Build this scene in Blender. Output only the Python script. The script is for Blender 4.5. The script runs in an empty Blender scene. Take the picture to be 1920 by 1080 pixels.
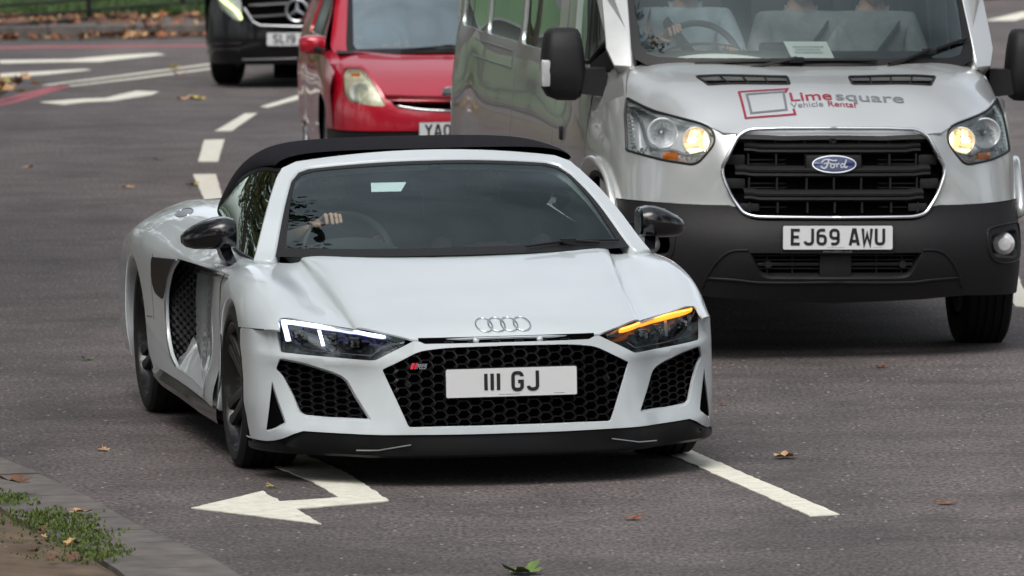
import bpy, bmesh, math, random
from mathutils import Matrix, Vector
from mathutils.geometry import delaunay_2d_cdt
S=bpy.context.scene; C=S.collection
# ---------- camera ----------
cd=bpy.data.cameras.new('camera'); cam=bpy.data.objects.new('camera',cd); C.objects.link(cam); S.camera=cam
cd.sensor_width=36; cd.lens=14000/1920*36; cd.clip_start=.5; cd.clip_end=3000
_p=math.radians(4.07); _r=.010
_f=Vector((0,math.cos(_p),-math.sin(_p))); _x=Vector((1,0,0)); _u=_x.cross(_f)
_x2=math.cos(_r)*_x-math.sin(_r)*_u; _u2=math.sin(_r)*_x+math.cos(_r)*_u
cam.matrix_world=Matrix(((_x2.x,_u2.x,-_f.x,0),(_x2.y,_u2.y,-_f.y,0),(_x2.z,_u2.z,-_f.z,2.85),(0,0,0,1)))
cd.dof.use_dof=True; cd.dof.focus_distance=29.6; cd.dof.aperture_fstop=9
# ---------- overcast daylight ----------
W=bpy.data.worlds.new('World'); S.world=W; W.use_nodes=True; wt=W.node_tree; bg=wt.nodes['Background']
sky=wt.nodes.new('ShaderNodeTexSky'); sky.sky_type='NISHITA'; sky.sun_disc=False
SUN_EL=math.radians(58); SUN_AZ=math.radians(200)
sky.sun_elevation=SUN_EL; sky.sun_rotation=SUN_AZ; sky.dust_density=4; sky.air_density=1.2; sky.ozone_density=1
hs=wt.nodes.new('ShaderNodeHueSaturation'); hs.inputs['Saturation'].default_value=.34
wt.links.new(sky.outputs[0],hs.inputs['Color'])
# broken cloud: brighter and darker banks across the sky
_tc=wt.nodes.new('ShaderNodeTexCoord'); _mp=wt.nodes.new('ShaderNodeMapping'); _mp.inputs['Scale'].default_value=(1,1,2.2); _n=wt.nodes.new('ShaderNodeTexNoise'); _n.inputs['Scale'].default_value=1.7; _n.inputs['Detail'].default_value=5
_r=wt.nodes.new('ShaderNodeMapRange'); _r.inputs['From Min'].default_value=.36; _r.inputs['From Max'].default_value=.66; _r.inputs['To Min'].default_value=.62; _r.inputs['To Max'].default_value=1.75
_m=wt.nodes.new('ShaderNodeVectorMath'); _m.operation='SCALE'
wt.links.new(_tc.outputs['Generated'],_mp.inputs[0]); wt.links.new(_mp.outputs[0],_n.inputs['Vector']); wt.links.new(_n.outputs['Fac'],_r.inputs['Value']); wt.links.new(hs.outputs[0],_m.inputs[0]); wt.links.new(_r.outputs[0],_m.inputs['Scale']); wt.links.new(_m.outputs[0],bg.inputs[0]); bg.inputs[1].default_value=.15
sl=bpy.data.lights.new('sun','SUN'); sl.energy=1.4; sl.angle=math.radians(40); sl.color=(1,.96,.9)
so=bpy.data.objects.new('sun',sl); C.objects.link(so)
_d=Vector((math.sin(SUN_AZ)*math.cos(SUN_EL),math.cos(SUN_AZ)*math.cos(SUN_EL),math.sin(SUN_EL)))
so.rotation_euler=_d.to_track_quat('Z','Y').to_euler()
S.view_settings.view_transform='Standard'; S.view_settings.look='None'; S.view_settings.gamma=1; S.view_settings.exposure=0.2
S.cycles.max_bounces=8; S.cycles.transparent_max_bounces=16; S.cycles.use_denoising=True
# ---------- surface maths (splines, trimmed panels) ----------
import numpy as np
def nat(t):
    """second-derivative operator of the natural cubic spline on knots t"""
    n=len(t); A=np.zeros((n,n)); B=np.zeros((n,n)); A[0,0]=A[-1,-1]=1
    for i in range(1,n-1):
        a=t[i]-t[i-1]; b=t[i+1]-t[i]
        A[i,i-1]=a; A[i,i]=2*(a+b); A[i,i+1]=b
        B[i,i-1]=6/a; B[i,i]=-6/a-6/b; B[i,i+1]=6/b
    return np.linalg.solve(A,B)
def wts(t,M,x,d=0):
    """weights (len(x),len(t)) of the spline value / derivative at x (linear beyond the ends)"""
    t=np.asarray(t,float); x=np.atleast_1d(np.asarray(x,float)); xc=np.clip(x,t[0],t[-1])
    k=np.clip(np.searchsorted(t,xc,side='right')-1,0,len(t)-2); hh=t[k+1]-t[k]
    a=(t[k+1]-xc)/hh; b=1-a; I=np.eye(len(t))
    der=(I[k+1]-I[k])/hh[:,None]+((-(3*a*a-1)*hh/6)[:,None]*M[k]+((3*b*b-1)*hh/6)[:,None]*M[k+1])
    if d: return der
    val=a[:,None]*I[k]+b[:,None]*I[k+1]+(((a**3-a)*hh*hh/6)[:,None]*M[k]+((b**3-b)*hh*hh/6)[:,None]*M[k+1])
    return val+(x-xc)[:,None]*der
def spl(t,y,x):
    t=np.asarray(t,float); return wts(t,nat(t),x)@np.asarray(y,float)
def lin(pairs,x):
    p=sorted(pairs); return np.interp(x,[a for a,_ in p],[b for _,b in p])
def skey(pairs,x):
    p=sorted(pairs)
    if len(p)==1: return np.full(np.shape(x),p[0][1],float)
    return spl([a for a,_ in p],[b for _,b in p],x)
class Surf:
    def __init__(s,u,v,P,flip=False):
        s.u=np.asarray(u,float); s.v=np.asarray(v,float); s.P=np.asarray(P,float)
        if s.u[0]>s.u[-1]: s.u=s.u[::-1]; s.P=s.P[::-1]; flip=not flip
        if s.v[0]>s.v[-1]: s.v=s.v[::-1]; s.P=s.P[:,::-1]; flip=not flip
        s.Mu=nat(s.u); s.Mv=nat(s.v); s.flip=flip; s.off=0.
    def pt(s,u,v,du=0,dv=0):
        a=wts(s.u,s.Mu,u,du); b=wts(s.v,s.Mv,v,dv)
        return np.einsum('ni,nj,ijk->nk',a,b,s.P,optimize=True)
    def nrm(s,u,v):
        n=np.cross(s.pt(u,v,1,0),s.pt(u,v,0,1)); n/=np.linalg.norm(n,axis=1)[:,None]+1e-12
        return -n if s.flip else n
    def inv(s,T,ax,ur=None,vr=None):
        """(u,v) whose point has coordinates T on the two axes ax"""
        T=np.atleast_2d(T); ax=list(ax)
        ur=ur or (s.u[0],s.u[-1]); vr=vr or (s.v[0],s.v[-1])
        U,V=np.meshgrid(np.linspace(*ur,60),np.linspace(*vr,60)); U=U.ravel();V=V.ravel()
        Q=s.pt(U,V)[:,ax]; i=((Q[None]-T[:,None])**2).sum(2).argmin(1); u=U[i].copy(); v=V[i].copy()
        for _ in range(12):
            r=s.pt(u,v)[:,ax]-T; a=s.pt(u,v,1,0)[:,ax]; b=s.pt(u,v,0,1)[:,ax]
            det=a[:,0]*b[:,1]-a[:,1]*b[:,0]; det=np.where(abs(det)<1e-9,1e-9,det)
            du=(r[:,0]*b[:,1]-r[:,1]*b[:,0])/det; dv=(a[:,0]*r[:,1]-a[:,1]*r[:,0])/det
            lu=(s.u[-1]-s.u[0])*.05; lv=(s.v[-1]-s.v[0])*.05
            u=u-np.clip(du,-lu,lu); v=v-np.clip(dv,-lv,lv)
        return np.c_[u,v]
def rnd(poly,r,n=5,closed=True):
    """polygon with rounded corners; r a number or one per corner"""
    P=[np.asarray(p,float) for p in poly]; m=len(P); out=[]
    R=[r]*m if np.isscalar(r) else r
    for i in range(m):
        if (not closed and i in (0,m-1)) or R[i]<=0: out.append(P[i]); continue
        a=P[i-1]-P[i]; b=P[(i+1)%m]-P[i]; la=np.linalg.norm(a); lb=np.linalg.norm(b)
        q=min(R[i],la*.45,lb*.45); A=P[i]+a/la*q; B=P[i]+b/lb*q
        for k in range(n+1):
            t=k/n; out.append((1-t)**2*A+2*t*(1-t)*P[i]+t*t*B)
    return np.array(out)
def dens(P,step,closed=True):
    P=np.asarray(P,float); out=[]; m=len(P)
    for i in range(m if closed else m-1):
        a=P[i]; b=P[(i+1)%m]; k=max(1,int(np.ceil(np.linalg.norm(b-a)/step)))
        for j in range(k): out.append(a+(b-a)*j/k)
    if not closed: out.append(P[-1])
    return np.array(out)
def curve(P,n=6,closed=False):
    """smooth curve through points"""
    P=np.asarray(P,float)
    if closed: P=np.vstack([P[-3:],P,P[:3]])
    d=np.r_[0,np.cumsum(np.sqrt(np.linalg.norm(np.diff(P,axis=0),axis=1)))]
    if closed:
        a,b=d[3],d[-3]; m=(len(P)-6)*n; x=np.linspace(a,b,m,endpoint=False)
    else:
        m=(len(P)-1)*n+1; x=np.linspace(d[0],d[-1],m)
    return spl(d,P,x)
def inpoly(P,L):
    x,y=P[:,0],P[:,1]; c=np.zeros(len(P),bool); m=len(L)
    for i in range(m):
        x1,y1=L[i]; x2,y2=L[i-1]
        k=((y1>y)!=(y2>y)); 
        if y1!=y2: c^=k&(x<(x2-x1)*(y-y1)/(y2-y1)+x1)
    return c
def area(L):
    x,y=L[:,0],L[:,1]; return .5*np.sum(x*np.roll(y,-1)-y*np.roll(x,-1))
def segd(P,L):
    d=np.full(len(P),1e9)
    for i in range(len(L)):
        a=L[i-1]; b=L[i]; ab=b-a; t=np.clip(((P-a)@ab)/(ab@ab+1e-12),0,1)
        d=np.minimum(d,np.linalg.norm(P-(a+t[:,None]*ab),axis=1))
    return d
# ---------- mesh + material helpers ----------
class MB:
    def __init__(s): s.V=[]; s.F=[]; s.N=[]; s.flat=False
    def add(s,V,F,N=None):
        k=len(s.V); V=[tuple(map(float,v)) for v in V]; s.V+=V; s.F+=[tuple(int(i)+k for i in f) for f in F]
        s.N+=([tuple(map(float,n)) for n in N] if N is not None else [(0,0,0)]*len(V)); return s
    def mirror(s):
        m=MB(); m.V=[(x,-y,z) for x,y,z in s.V]; m.F=[tuple(reversed(f)) for f in s.F]; m.N=[(a,-b,c) for a,b,c in s.N]; return m
    def join(s,o): return s.add(o.V,o.F,o.N)
    def both(s):
        n=len(s.V); m=s.mirror(); mp={}; keep=[]
        for i,v in enumerate(s.V):
            if abs(v[1])<4e-4: mp[i]=i; s.V[i]=(v[0],0.,v[2])
            else: mp[i]=n+len(keep); keep.append(i)
        F=[tuple(mp[j] for j in f) for f in m.F]
        s.V+=[m.V[i] for i in keep]; s.N+=[m.N[i] for i in keep]; s.F+=F; return s
    def xf(s,M):
        M=Matrix(M); R3=M.to_3x3(); s.V=[tuple(M@Vector(v)) for v in s.V]; s.N=[tuple(R3@Vector(n)) for n in s.N]; return s
    def grid(s,P,N=None,closeu=False,closev=False,flip=False):
        P=np.asarray(P,float); a,b=P.shape[:2]; F=[]
        for i in range(a if closeu else a-1):
            for j in range(b if closev else b-1):
                q=(i*b+j,((i+1)%a)*b+j,((i+1)%a)*b+(j+1)%b,i*b+(j+1)%b); F.append(q[::-1] if flip else q)
        return s.add(P.reshape(-1,3),F,None if N is None else np.asarray(N).reshape(-1,3))
    def box(s,c,d,M=None,bev=0):
        bm=bmesh.new(); bmesh.ops.create_cube(bm,size=1); bmesh.ops.scale(bm,vec=d,verts=bm.verts)
        if bev: bmesh.ops.bevel(bm,geom=bm.edges[:],offset=bev,segments=2,affect='EDGES',profile=.6)
        T=Matrix.Translation(c)@(M if M is not None else Matrix())
        bm.transform(T); return s.bm(bm)
    def bm(s,bm):
        bm.verts.index_update(); s.add([v.co[:] for v in bm.verts],[[v.index for v in f.verts] for f in bm.faces]); bm.free(); return s
    def tube(s,P,r,n=8,closed=False,cap=True,sq=1.):
        """tube along P, radius r (number or list), sq flattens"""
        P=[Vector(p) for p in P]; m=len(P); R=[r]*m if np.isscalar(r) else list(r); ring=[]
        up=None
        for i in range(m):
            t=((P[(i+1)%m]-P[i-1]) if closed else (P[min(i+1,m-1)]-P[max(i-1,0)])).normalized()
            if up is None: up=t.orthogonal().normalized()
            up=(up-t*up.dot(t)).normalized(); w=t.cross(up)
            ring.append([P[i]+(up*math.cos(2*math.pi*k/n)+w*math.sin(2*math.pi*k/n)*sq)*R[i] for k in range(n)])
        V=[v for q in ring for v in q]; F=[]
        for i in range(m if closed else m-1):
            for k in range(n):
                a=i*n; b=((i+1)%m)*n; F.append((a+k,a+(k+1)%n,b+(k+1)%n,b+k))
        if not closed and cap: F+= [tuple(range(n))[::-1],tuple((m-1)*n+k for k in range(n))]
        return s.add(V,F)
    def lathe(s,prof,n=32,axis='y',c=(0,0,0)):
        """profile of (axial, radius) turned about an axis"""
        V=[]; m=len(prof)
        for k in range(n):
            a=2*math.pi*k/n; ca,sa=math.cos(a),math.sin(a)
            for h,r in prof:
                V.append({'y':(r*ca,h,r*sa),'x':(h,r*ca,r*sa),'z':(r*ca,r*sa,h)}[axis])
        F=[]
        for k in range(n):
            for j in range(m-1): F.append((k*m+j,k*m+j+1,((k+1)%n)*m+j+1,((k+1)%n)*m+j))
        return s.add([(x+c[0],y+c[1],z+c[2]) for x,y,z in V],F)
    def prism(s,L,h,M=None,z0=0.):
        """flat polygon L (x,y) extruded z0..z0+h"""
        L=np.asarray(L,float); 
        if area(L)<0: L=L[::-1]
        n=len(L); tri=tess(L); V=[(x,y,z0) for x,y in L]+[(x,y,z0+h) for x,y in L]
        F=[tuple(t[::-1]) for t in tri]+[tuple(i+n for i in t) for t in tri]+[(i,(i+1)%n,(i+1)%n+n,i+n) for i in range(n)]
        if M is not None: V=[tuple(M@Vector(v)) for v in V]
        return s.add(V,F)
    def build(s,name,mat,parent=None,sharp=35,smooth=True,loc=None):
        me=bpy.data.meshes.new(name); me.from_pydata(s.V,[],s.F); me.update(); me.validate()
        for m in (mat if isinstance(mat,(list,tuple)) else [mat]): me.materials.append(m)
        if smooth:
            me.polygons.foreach_set('use_smooth',[True]*len(me.polygons))
            if sharp: me.set_sharp_from_angle(angle=math.radians(sharp))
            if any(n!=(0,0,0) for n in s.N) and len(s.N)==len(me.vertices):
                me.normals_split_custom_set_from_vertices(s.N)
        o=bpy.data.objects.new(name,me); C.objects.link(o)
        if parent is not None: o.parent=parent
        if loc is not None: o.location=loc
        return o
def tess(L):
    L=np.asarray(L,float); n=len(L); ed=[(i,(i+1)%n) for i in range(n)]
    r=delaunay_2d_cdt([Vector(p) for p in L],ed,[],0,1e-7); V=np.array([v[:] for v in r[0]]); out=[]
    mp=[o[0] if o else -1 for o in r[3]]
    for f in r[2]:
        c=V[list(f)].mean(0)
        if inpoly(c[None],L)[0] and all(mp[i]>=0 for i in f): out.append(tuple(mp[i] for i in f))
    return out
def panel(S_,outer,holes=(),du=.03,dv=.03,off=0.,mb=None):
    """trimmed piece of a surface: outer / holes are loops in its (u,v)"""
    loops=[np.asarray(outer,float)]+[np.asarray(h_,float) for h_ in holes]; sc=np.array([1/du,1/dv])
    P=[];E=[]
    for i_,L in enumerate(loops):      # no edge longer than the grid, or it would cut across the curve
        q=[]
        for a_,b_ in zip(L,np.roll(L,-1,0)):
            k=max(1,int(np.ceil(np.linalg.norm((b_-a_)*sc)/1.3))); q+=[a_+(b_-a_)*t/k for t in range(k)]
        loops[i_]=np.array(q)
    for L in loops:
        k=len(P); P+=list(L*sc); E+=[(k+i,k+(i+1)%len(L)) for i in range(len(L))]
    o=loops[0]*sc; lo=o.min(0); hi=o.max(0)
    gx,gy=np.meshgrid(np.arange(lo[0]+.5,hi[0],1),np.arange(lo[1]+.5,hi[1],1)); g=np.c_[gx.ravel(),gy.ravel()]
    k=inpoly(g,o)&(segd(g,o)>.4)
    for L in loops[1:]: k&=~inpoly(g,L*sc)&(segd(g,L*sc)>.4)
    P+=list(g[k]); r=delaunay_2d_cdt([Vector(p) for p in P],E,[],0,1e-6)
    V=np.array([v[:] for v in r[0]]); T=np.array([f for f in r[2]]); c=V[T].mean(1)
    k=inpoly(c,o)
    for L in loops[1:]: k&=~inpoly(c,L*sc)
    T=T[k]; uv=V/sc; X=S_.pt(uv[:,0],uv[:,1]); N=S_.nrm(uv[:,0],uv[:,1]); X=X+N*off
    a=np.cross(X[T[:,1]]-X[T[:,0]],X[T[:,2]]-X[T[:,0]]); fl=(a*N[T[:,0]]).sum(1)<0; T[fl]=T[fl][:,::-1]
    used=np.unique(T); mp=-np.ones(len(V),int); mp[used]=range(len(used))
    mb=mb or MB(); return mb.add(X[used],mp[T],N[used])
def flange(S_,loop,steps,hole=True,back=None,off=0.,mb=None,closed=True):
    """rolled edge along a loop: steps of (into the hole, back into the body)"""
    L=np.asarray(loop,float)
    if closed and area(L)<0: L=L[::-1]
    X=S_.pt(L[:,0],L[:,1]); n=S_.nrm(L[:,0],L[:,1]); raw=-n if S_.flip else n
    X=X+n*off
    t=(np.roll(X,-1,0)-np.roll(X,1,0)) if closed else np.gradient(X,axis=0); t/=np.linalg.norm(t,axis=1)[:,None]+1e-12
    d=np.cross(raw,t); d/=np.linalg.norm(d,axis=1)[:,None]+1e-12
    if not hole: d=-d
    B=n if back is None else np.tile(-np.asarray(back,float),(len(L),1))
    rows=[X]+[X+d*a-B*b for a,b in steps]
    mb=mb or MB(); G_=np.array(rows); 
    return mb.grid(G_,closev=closed,flip=(hole==(not S_.flip)))
def mat(name,col,rough=.5,metal=0.,coat=0.,spec=.5,emis=None,es=0.,coatr=.03,**kw):
    m=bpy.data.materials.new(name); m.use_nodes=True; b=m.node_tree.nodes['Principled BSDF']
    b.inputs['Base Color'].default_value=(*col,1); b.inputs['Roughness'].default_value=rough; b.inputs['Metallic'].default_value=metal
    b.inputs['Coat Weight'].default_value=coat; b.inputs['Coat Roughness'].default_value=coatr; b.inputs['Specular IOR Level'].default_value=spec
    if emis: b.inputs['Emission Color'].default_value=(*emis,1); b.inputs['Emission Strength'].default_value=es
    return m
def vary(m,scale=8,amt=.3,bump=0,bscale=200,detail=6,rough=None,coord='Object'):
    """noise variation of the base colour and a fine bump"""
    t=m.node_tree; b=t.nodes['Principled BSDF']; c=list(b.inputs['Base Color'].default_value)[:3]
    tc=t.nodes.new('ShaderNodeTexCoord'); n=t.nodes.new('ShaderNodeTexNoise'); n.inputs['Scale'].default_value=scale; n.inputs['Detail'].default_value=detail
    t.links.new(tc.outputs[coord],n.inputs['Vector']); r=t.nodes.new('ShaderNodeValToRGB')
    r.color_ramp.elements[0].position=.3; r.color_ramp.elements[1].position=.7
    r.color_ramp.elements[0].color=(*[x*(1-amt) for x in c],1); r.color_ramp.elements[1].color=(*[min(1,x*(1+amt)) for x in c],1)
    t.links.new(n.outputs['Fac'],r.inputs['Fac']); t.links.new(r.outputs[0],b.inputs['Base Color'])
    if bump:
        n2=t.nodes.new('ShaderNodeTexNoise'); n2.inputs['Scale'].default_value=bscale; n2.inputs['Detail'].default_value=3; t.links.new(tc.outputs[coord],n2.inputs['Vector'])
        bp=t.nodes.new('ShaderNodeBump'); bp.inputs['Strength'].default_value=bump; bp.inputs['Distance'].default_value=.01; t.links.new(n2.outputs['Fac'],bp.inputs['Height']); t.links.new(bp.outputs[0],b.inputs['Normal'])
    if rough:
        mr=t.nodes.new('ShaderNodeMapRange'); mr.inputs['To Min'].default_value=rough[0]; mr.inputs['To Max'].default_value=rough[1]
        t.links.new(n.outputs['Fac'],mr.inputs['Value']); t.links.new(mr.outputs[0],b.inputs['Roughness'])
    return m
def glass(name,tint,rough=.0,refl=1.,ior=1.5):
    """thin pane: tinted see-through with Fresnel reflection"""
    m=bpy.data.materials.new(name); m.use_nodes=True; t=m.node_tree; t.nodes.clear()
    o=t.nodes.new('ShaderNodeOutputMaterial'); mx=t.nodes.new('ShaderNodeMixShader'); tr=t.nodes.new('ShaderNodeBsdfTransparent'); gl=t.nodes.new('ShaderNodeBsdfGlossy')
    fr=t.nodes.new('ShaderNodeFresnel'); fr.inputs['IOR'].default_value=ior; mu=t.nodes.new('ShaderNodeMath'); mu.operation='MULTIPLY'; mu.inputs[1].default_value=refl; mu.use_clamp=True
    tr.inputs[0].default_value=(*tint,1); gl.inputs['Roughness'].default_value=rough; gl.inputs['Color'].default_value=(.86,1,.98,1)
    t.links.new(fr.outputs[0],mu.inputs[0]); t.links.new(mu.outputs[0],mx.inputs[0]); t.links.new(tr.outputs[0],mx.inputs[1]); t.links.new(gl.outputs[0],mx.inputs[2]); t.links.new(mx.outputs[0],o.inputs[0])
    return m
def empty(name,loc=(0,0,0),M=None,parent=None):
    o=bpy.data.objects.new(name,None); C.objects.link(o); o.empty_display_size=.2
    if M is not None: o.matrix_world=M
    else: o.location=loc
    if parent: o.parent=parent
    return o
def tag(o,label=None,cat=None,group=None,kind=None):
    if label: o['label']=label
    if cat: o['category']=cat
    if group: o['group']=group
    if kind: o['kind']=kind
    return o
def pose(X,Y,yaw,rl=0.):
    """vehicle frame: x forward, y to its left, z up, standing at X,Y"""
    c,s=math.cos(yaw),math.sin(yaw); ex=Vector((s,-c,0)); ey=Vector((c,s,0)); ey=ey*math.cos(rl)+Vector((0,0,1))*math.sin(rl); ez=ex.cross(ey)
    return Matrix(((ex.x,ey.x,ez.x,X),(ex.y,ey.y,ez.y,Y),(ex.z,ey.z,ez.z,0),(0,0,0,1)))
def copy_tree(o,parent=None):
    c=o.copy(); C.objects.link(c)
    if parent is not None: c.parent=parent
    for ch in list(o.children): copy_tree(ch,c)
    return c
# plate characters, stroked on a 50 x 79 mm cell
def _arc(cx,cy,rx,ry,a,b,n=8): return [(cx+rx*math.cos(math.radians(a+(b-a)*i/n)),cy+ry*math.sin(math.radians(a+(b-a)*i/n))) for i in range(n+1)]
GL={'I':[[(0,7),(0,72)]],'1':[[(0,0),(0,79)]],
'E':[[(18,7),(-18,7),(-18,72),(18,72)],[(-18,40),(14,40)]],'J':[[(-18,20)]+_arc(-4,21,14,14,180,270)+_arc(4,21,14,14,270,360)+[(18,79)]],
'6':[[(16,72),(0,72)]+_arc(-2,56,16,16,90,180)+[(-18,22)]+_arc(-3,22,15,15,180,270)+_arc(3,22,15,15,270,360)+_arc(3,30,15,15,0,90)+[(-18,45)]],
'9':[[(-16,7),(0,7)]+_arc(2,23,16,16,270,360)+[(18,57)]+_arc(3,57,15,15,0,90)+_arc(-3,57,15,15,90,180)+_arc(-3,49,15,15,180,270)+[(18,34)]],
'A':[[(-20,0),(-4,74),(4,74),(20,0)],[(-15,20),(15,20)]],'W':[[(-21,79),(-14,4),(0,52),(14,4),(21,79)]],'U':[[(-18,79)]+_arc(-4,21,14,14,180,270)+_arc(4,21,14,14,270,360)+[(18,79)]],
'G':[[(18,58)]+_arc(4,58,14,14,0,90)+_arc(-4,58,14,14,90,180)+_arc(-4,21,14,14,180,270)+_arc(4,21,14,14,270,360)+[(18,38),(2,38)]],
'S':[[(18,60)]+_arc(4,60,14,12,0,90)+_arc(-4,57,14,15,90,180)+[(-16,46),(16,33)]+_arc(4,22,14,15,0,-90)+_arc(-4,19,14,12,-90,-180)],
'5':[[(16,72),(-14,72),(-16,45),(3,45)]+_arc(3,30,15,15,90,0)+[(18,22)]+_arc(3,22,15,15,0,-90)+[(-16,7)]],
'L':[[(-18,79),(-18,7),(18,7)]],'V':[[(-20,79),(0,4),(20,79)]],'Y':[[(-20,79),(0,40),(20,79)],[(0,40),(0,0)]],
'0':[[(-18,40),(-18,56)]+_arc(-4,58,14,14,180,90)+_arc(4,58,14,14,90,0)+_arc(4,21,14,14,360,270)+_arc(-4,21,14,14,270,180)+[(-18,40)]]}
def stroke(mb,pts,w,M,h=.0015):
    """ribbon of width w along pts (2-D), mitred, raised h"""
    P=[Vector(p) for p in pts]; P=[p for i,p in enumerate(P) if i==0 or (p-P[i-1]).length>min(.0013,w*.12)]; m=len(P); closed=(P[0]-P[-1]).length<1e-6
    if closed: P=P[:-1]; m-=1
    A=[];B=[]
    for i in range(m):
        a=P[i]-P[i-1] if (i>0 or closed) else P[1]-P[0]; b=P[(i+1)%m]-P[i] if (i<m-1 or closed) else P[-1]-P[-2]
        a=a.normalized(); b=b.normalized(); na=Vector((-a.y,a.x)); nb=Vector((-b.y,b.x)); n=(na+nb)
        n=n.normalized() if n.length>1e-6 else na; k=1/max(.35,n.dot(na)); A.append(P[i]+n*w/2*k); B.append(P[i]-n*w/2*k)
    V=[M@Vector((p.x,p.y,h)) for p in A]+[M@Vector((p.x,p.y,h)) for p in B]
    F=[(i,m+i,m+(i+1)%m,(i+1)%m) for i in range(m if closed else m-1)]
    mb.add(V,F)
def plate_chars(mb,txt,M,gap=.011,space=.033,w=.014):
    ws=[{'1':.014,'I':.014,' ':space-gap}.get(c,.05) for c in txt]; x=-(sum(ws)+gap*(len(txt)-1))/2
    for c,cw in zip(txt,ws):
        for st in GL.get(c,[]): stroke(mb,[((x+cw/2)+a*.001,b*.001-.0395) for a,b in st],w,M)
        x+=cw+gap
def text_mb(txt,size,M,ext=.0005,font=None,shear=0,align='CENTER',offset=0,sx=1):
    cu=bpy.data.curves.new('t','FONT'); cu.body=txt; cu.size=size; cu.extrude=ext; cu.align_x=align; cu.shear=shear; cu.offset=offset
    o=bpy.data.objects.new('t',cu); C.objects.link(o); me=o.to_mesh(); mb=MB()
    mb.add([(v.co.x*sx,v.co.y,v.co.z) for v in me.vertices],[p.vertices[:] for p in me.polygons]); o.to_mesh_clear(); bpy.data.objects.remove(o); bpy.data.curves.remove(cu)
    return mb.xf(M)
FRONT=Matrix(((0,0,1,0),(1,0,0,0),(0,1,0,0),(0,0,0,1)))   # text plane: right = vehicle +y, up = z, facing +x
# ---------- materials ----------
def coatpaint(name,col,rough=.35,metal=0.,coat=1.,flake=False):
    m=mat(name,col,rough,metal,coat); vary(m,3,.03,rough=(rough-.04,rough+.06)); return m
M_={}
M_['white']=coatpaint('white_paint',(.475,.52,.54),.30,0.)
M_['silver']=coatpaint('silver_paint',(.55,.57,.565),.30,.62)
M_['red']=coatpaint('red_paint',(.44,.004,.022),.28,.2)
M_['blackpaint']=mat('black_paint',(.003,.0035,.005),.25,0,.5,.25)
M_['gloss']=mat('gloss_black',(.004,.004,.005),.15,0,.3)
M_['plastic']=vary(mat('charcoal_plastic',(.0085,.008,.0095),.6,spec=.35),40,.15,bump=.08,bscale=900)
M_['trim']=mat('black_trim',(.006,.006,.0065),.5,spec=.35)
M_['mesh']=mat('grille_black',(.012,.012,.014),.3)
M_['dark']=mat('void_black',(.003,.003,.003),1.,spec=0.)
M_['rubber']=vary(mat('tyre_rubber',(.009,.009,.0095),.8,spec=.3),30,.25)
M_['rim']=mat('dark_rim',(.008,.008,.009),.3,.2,.4)
M_['chrome']=mat('chrome',(.75,.76,.78),.08,1.)
M_['satin']=mat('satin_silver',(.45,.46,.48),.3,1.)
M_['fabric']=vary(mat('soft_top_fabric',(.0095,.009,.012),.95,spec=.12),60,.3,bump=.25,bscale=1400)
M_['cabin']=vary(mat('cabin_black',(.012,.014,.015),.7),20,.2)
M_['leather']=mat('dark_leather',(.014,.015,.016),.5)
M_['skin']=vary(mat('skin',(.50,.30,.22),.55),40,.12)
M_['plate']=mat('plate_white',(.62,.63,.64),.35)
M_['ink']=mat('plate_ink',(.012,.012,.014),.4)
M_['led']=mat('white_led',(1,1,1),.3,emis=(.42,.44,1.),es=1.0)
M_['led_core']=mat('led_core',(1,1,1),.3,emis=(.93,.95,1.),es=2.4)
M_['amber_core']=mat('amber_core',(1,.6,.1),.3,emis=(1.,.66,.13),es=1.7)
M_['amber']=mat('amber_led',(1,.4,.02),.3,emis=(1.,.27,.005),es=1.05)
M_['lamp_on']=mat('lit_bulb',(1,.8,.5),.3,emis=(1.,.78,.42),es=2.2)
M_['lamp_warm']=mat('warm_facet',(1,.7,.35),.2,emis=(1.,.62,.28),es=1.1)
M_['reflector']=mat('lamp_reflector',(.86,.87,.88),.33,.6)
M_['orange']=mat('orange_bulb',(.6,.16,.01),.25,coat=1)
M_['windscreen']=glass('windscreen_glass',(.78,.86,.84),0,1.45)
M_['side_glass']=glass('side_glass',(.10,.11,.10),0,2.2)
M_['lens']=glass('lamp_lens',(.93,.95,.96),0,.9)
M_['crimson']=mat('crimson_mark',(.22,.01,.03),.45)
M_['greymark']=mat('grey_mark',(.12,.13,.14),.5)
def _pane():
    m=bpy.data.materials.new('pale_rear_pane'); m.use_nodes=True; t=m.node_tree; t.nodes.clear(); o=t.nodes.new('ShaderNodeOutputMaterial'); a=t.nodes.new('ShaderNodeBsdfTranslucent'); b=t.nodes.new('ShaderNodeBsdfTransparent'); x=t.nodes.new('ShaderNodeMixShader')
    a.inputs[0].default_value=(.80,1,.97,1); b.inputs[0].default_value=(.8,1,.95,1); x.inputs[0].default_value=.18; t.links.new(a.outputs[0],x.inputs[1]); t.links.new(b.outputs[0],x.inputs[2]); t.links.new(x.outputs[0],o.inputs[0]); return m
M_['rear_pane']=_pane()
M_['blue']=mat('badge_blue',(.008,.018,.09),.2,coat=1)
M_['lip']=mat('splitter_black',(.004,.004,.0045),.3,spec=.2)
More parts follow.
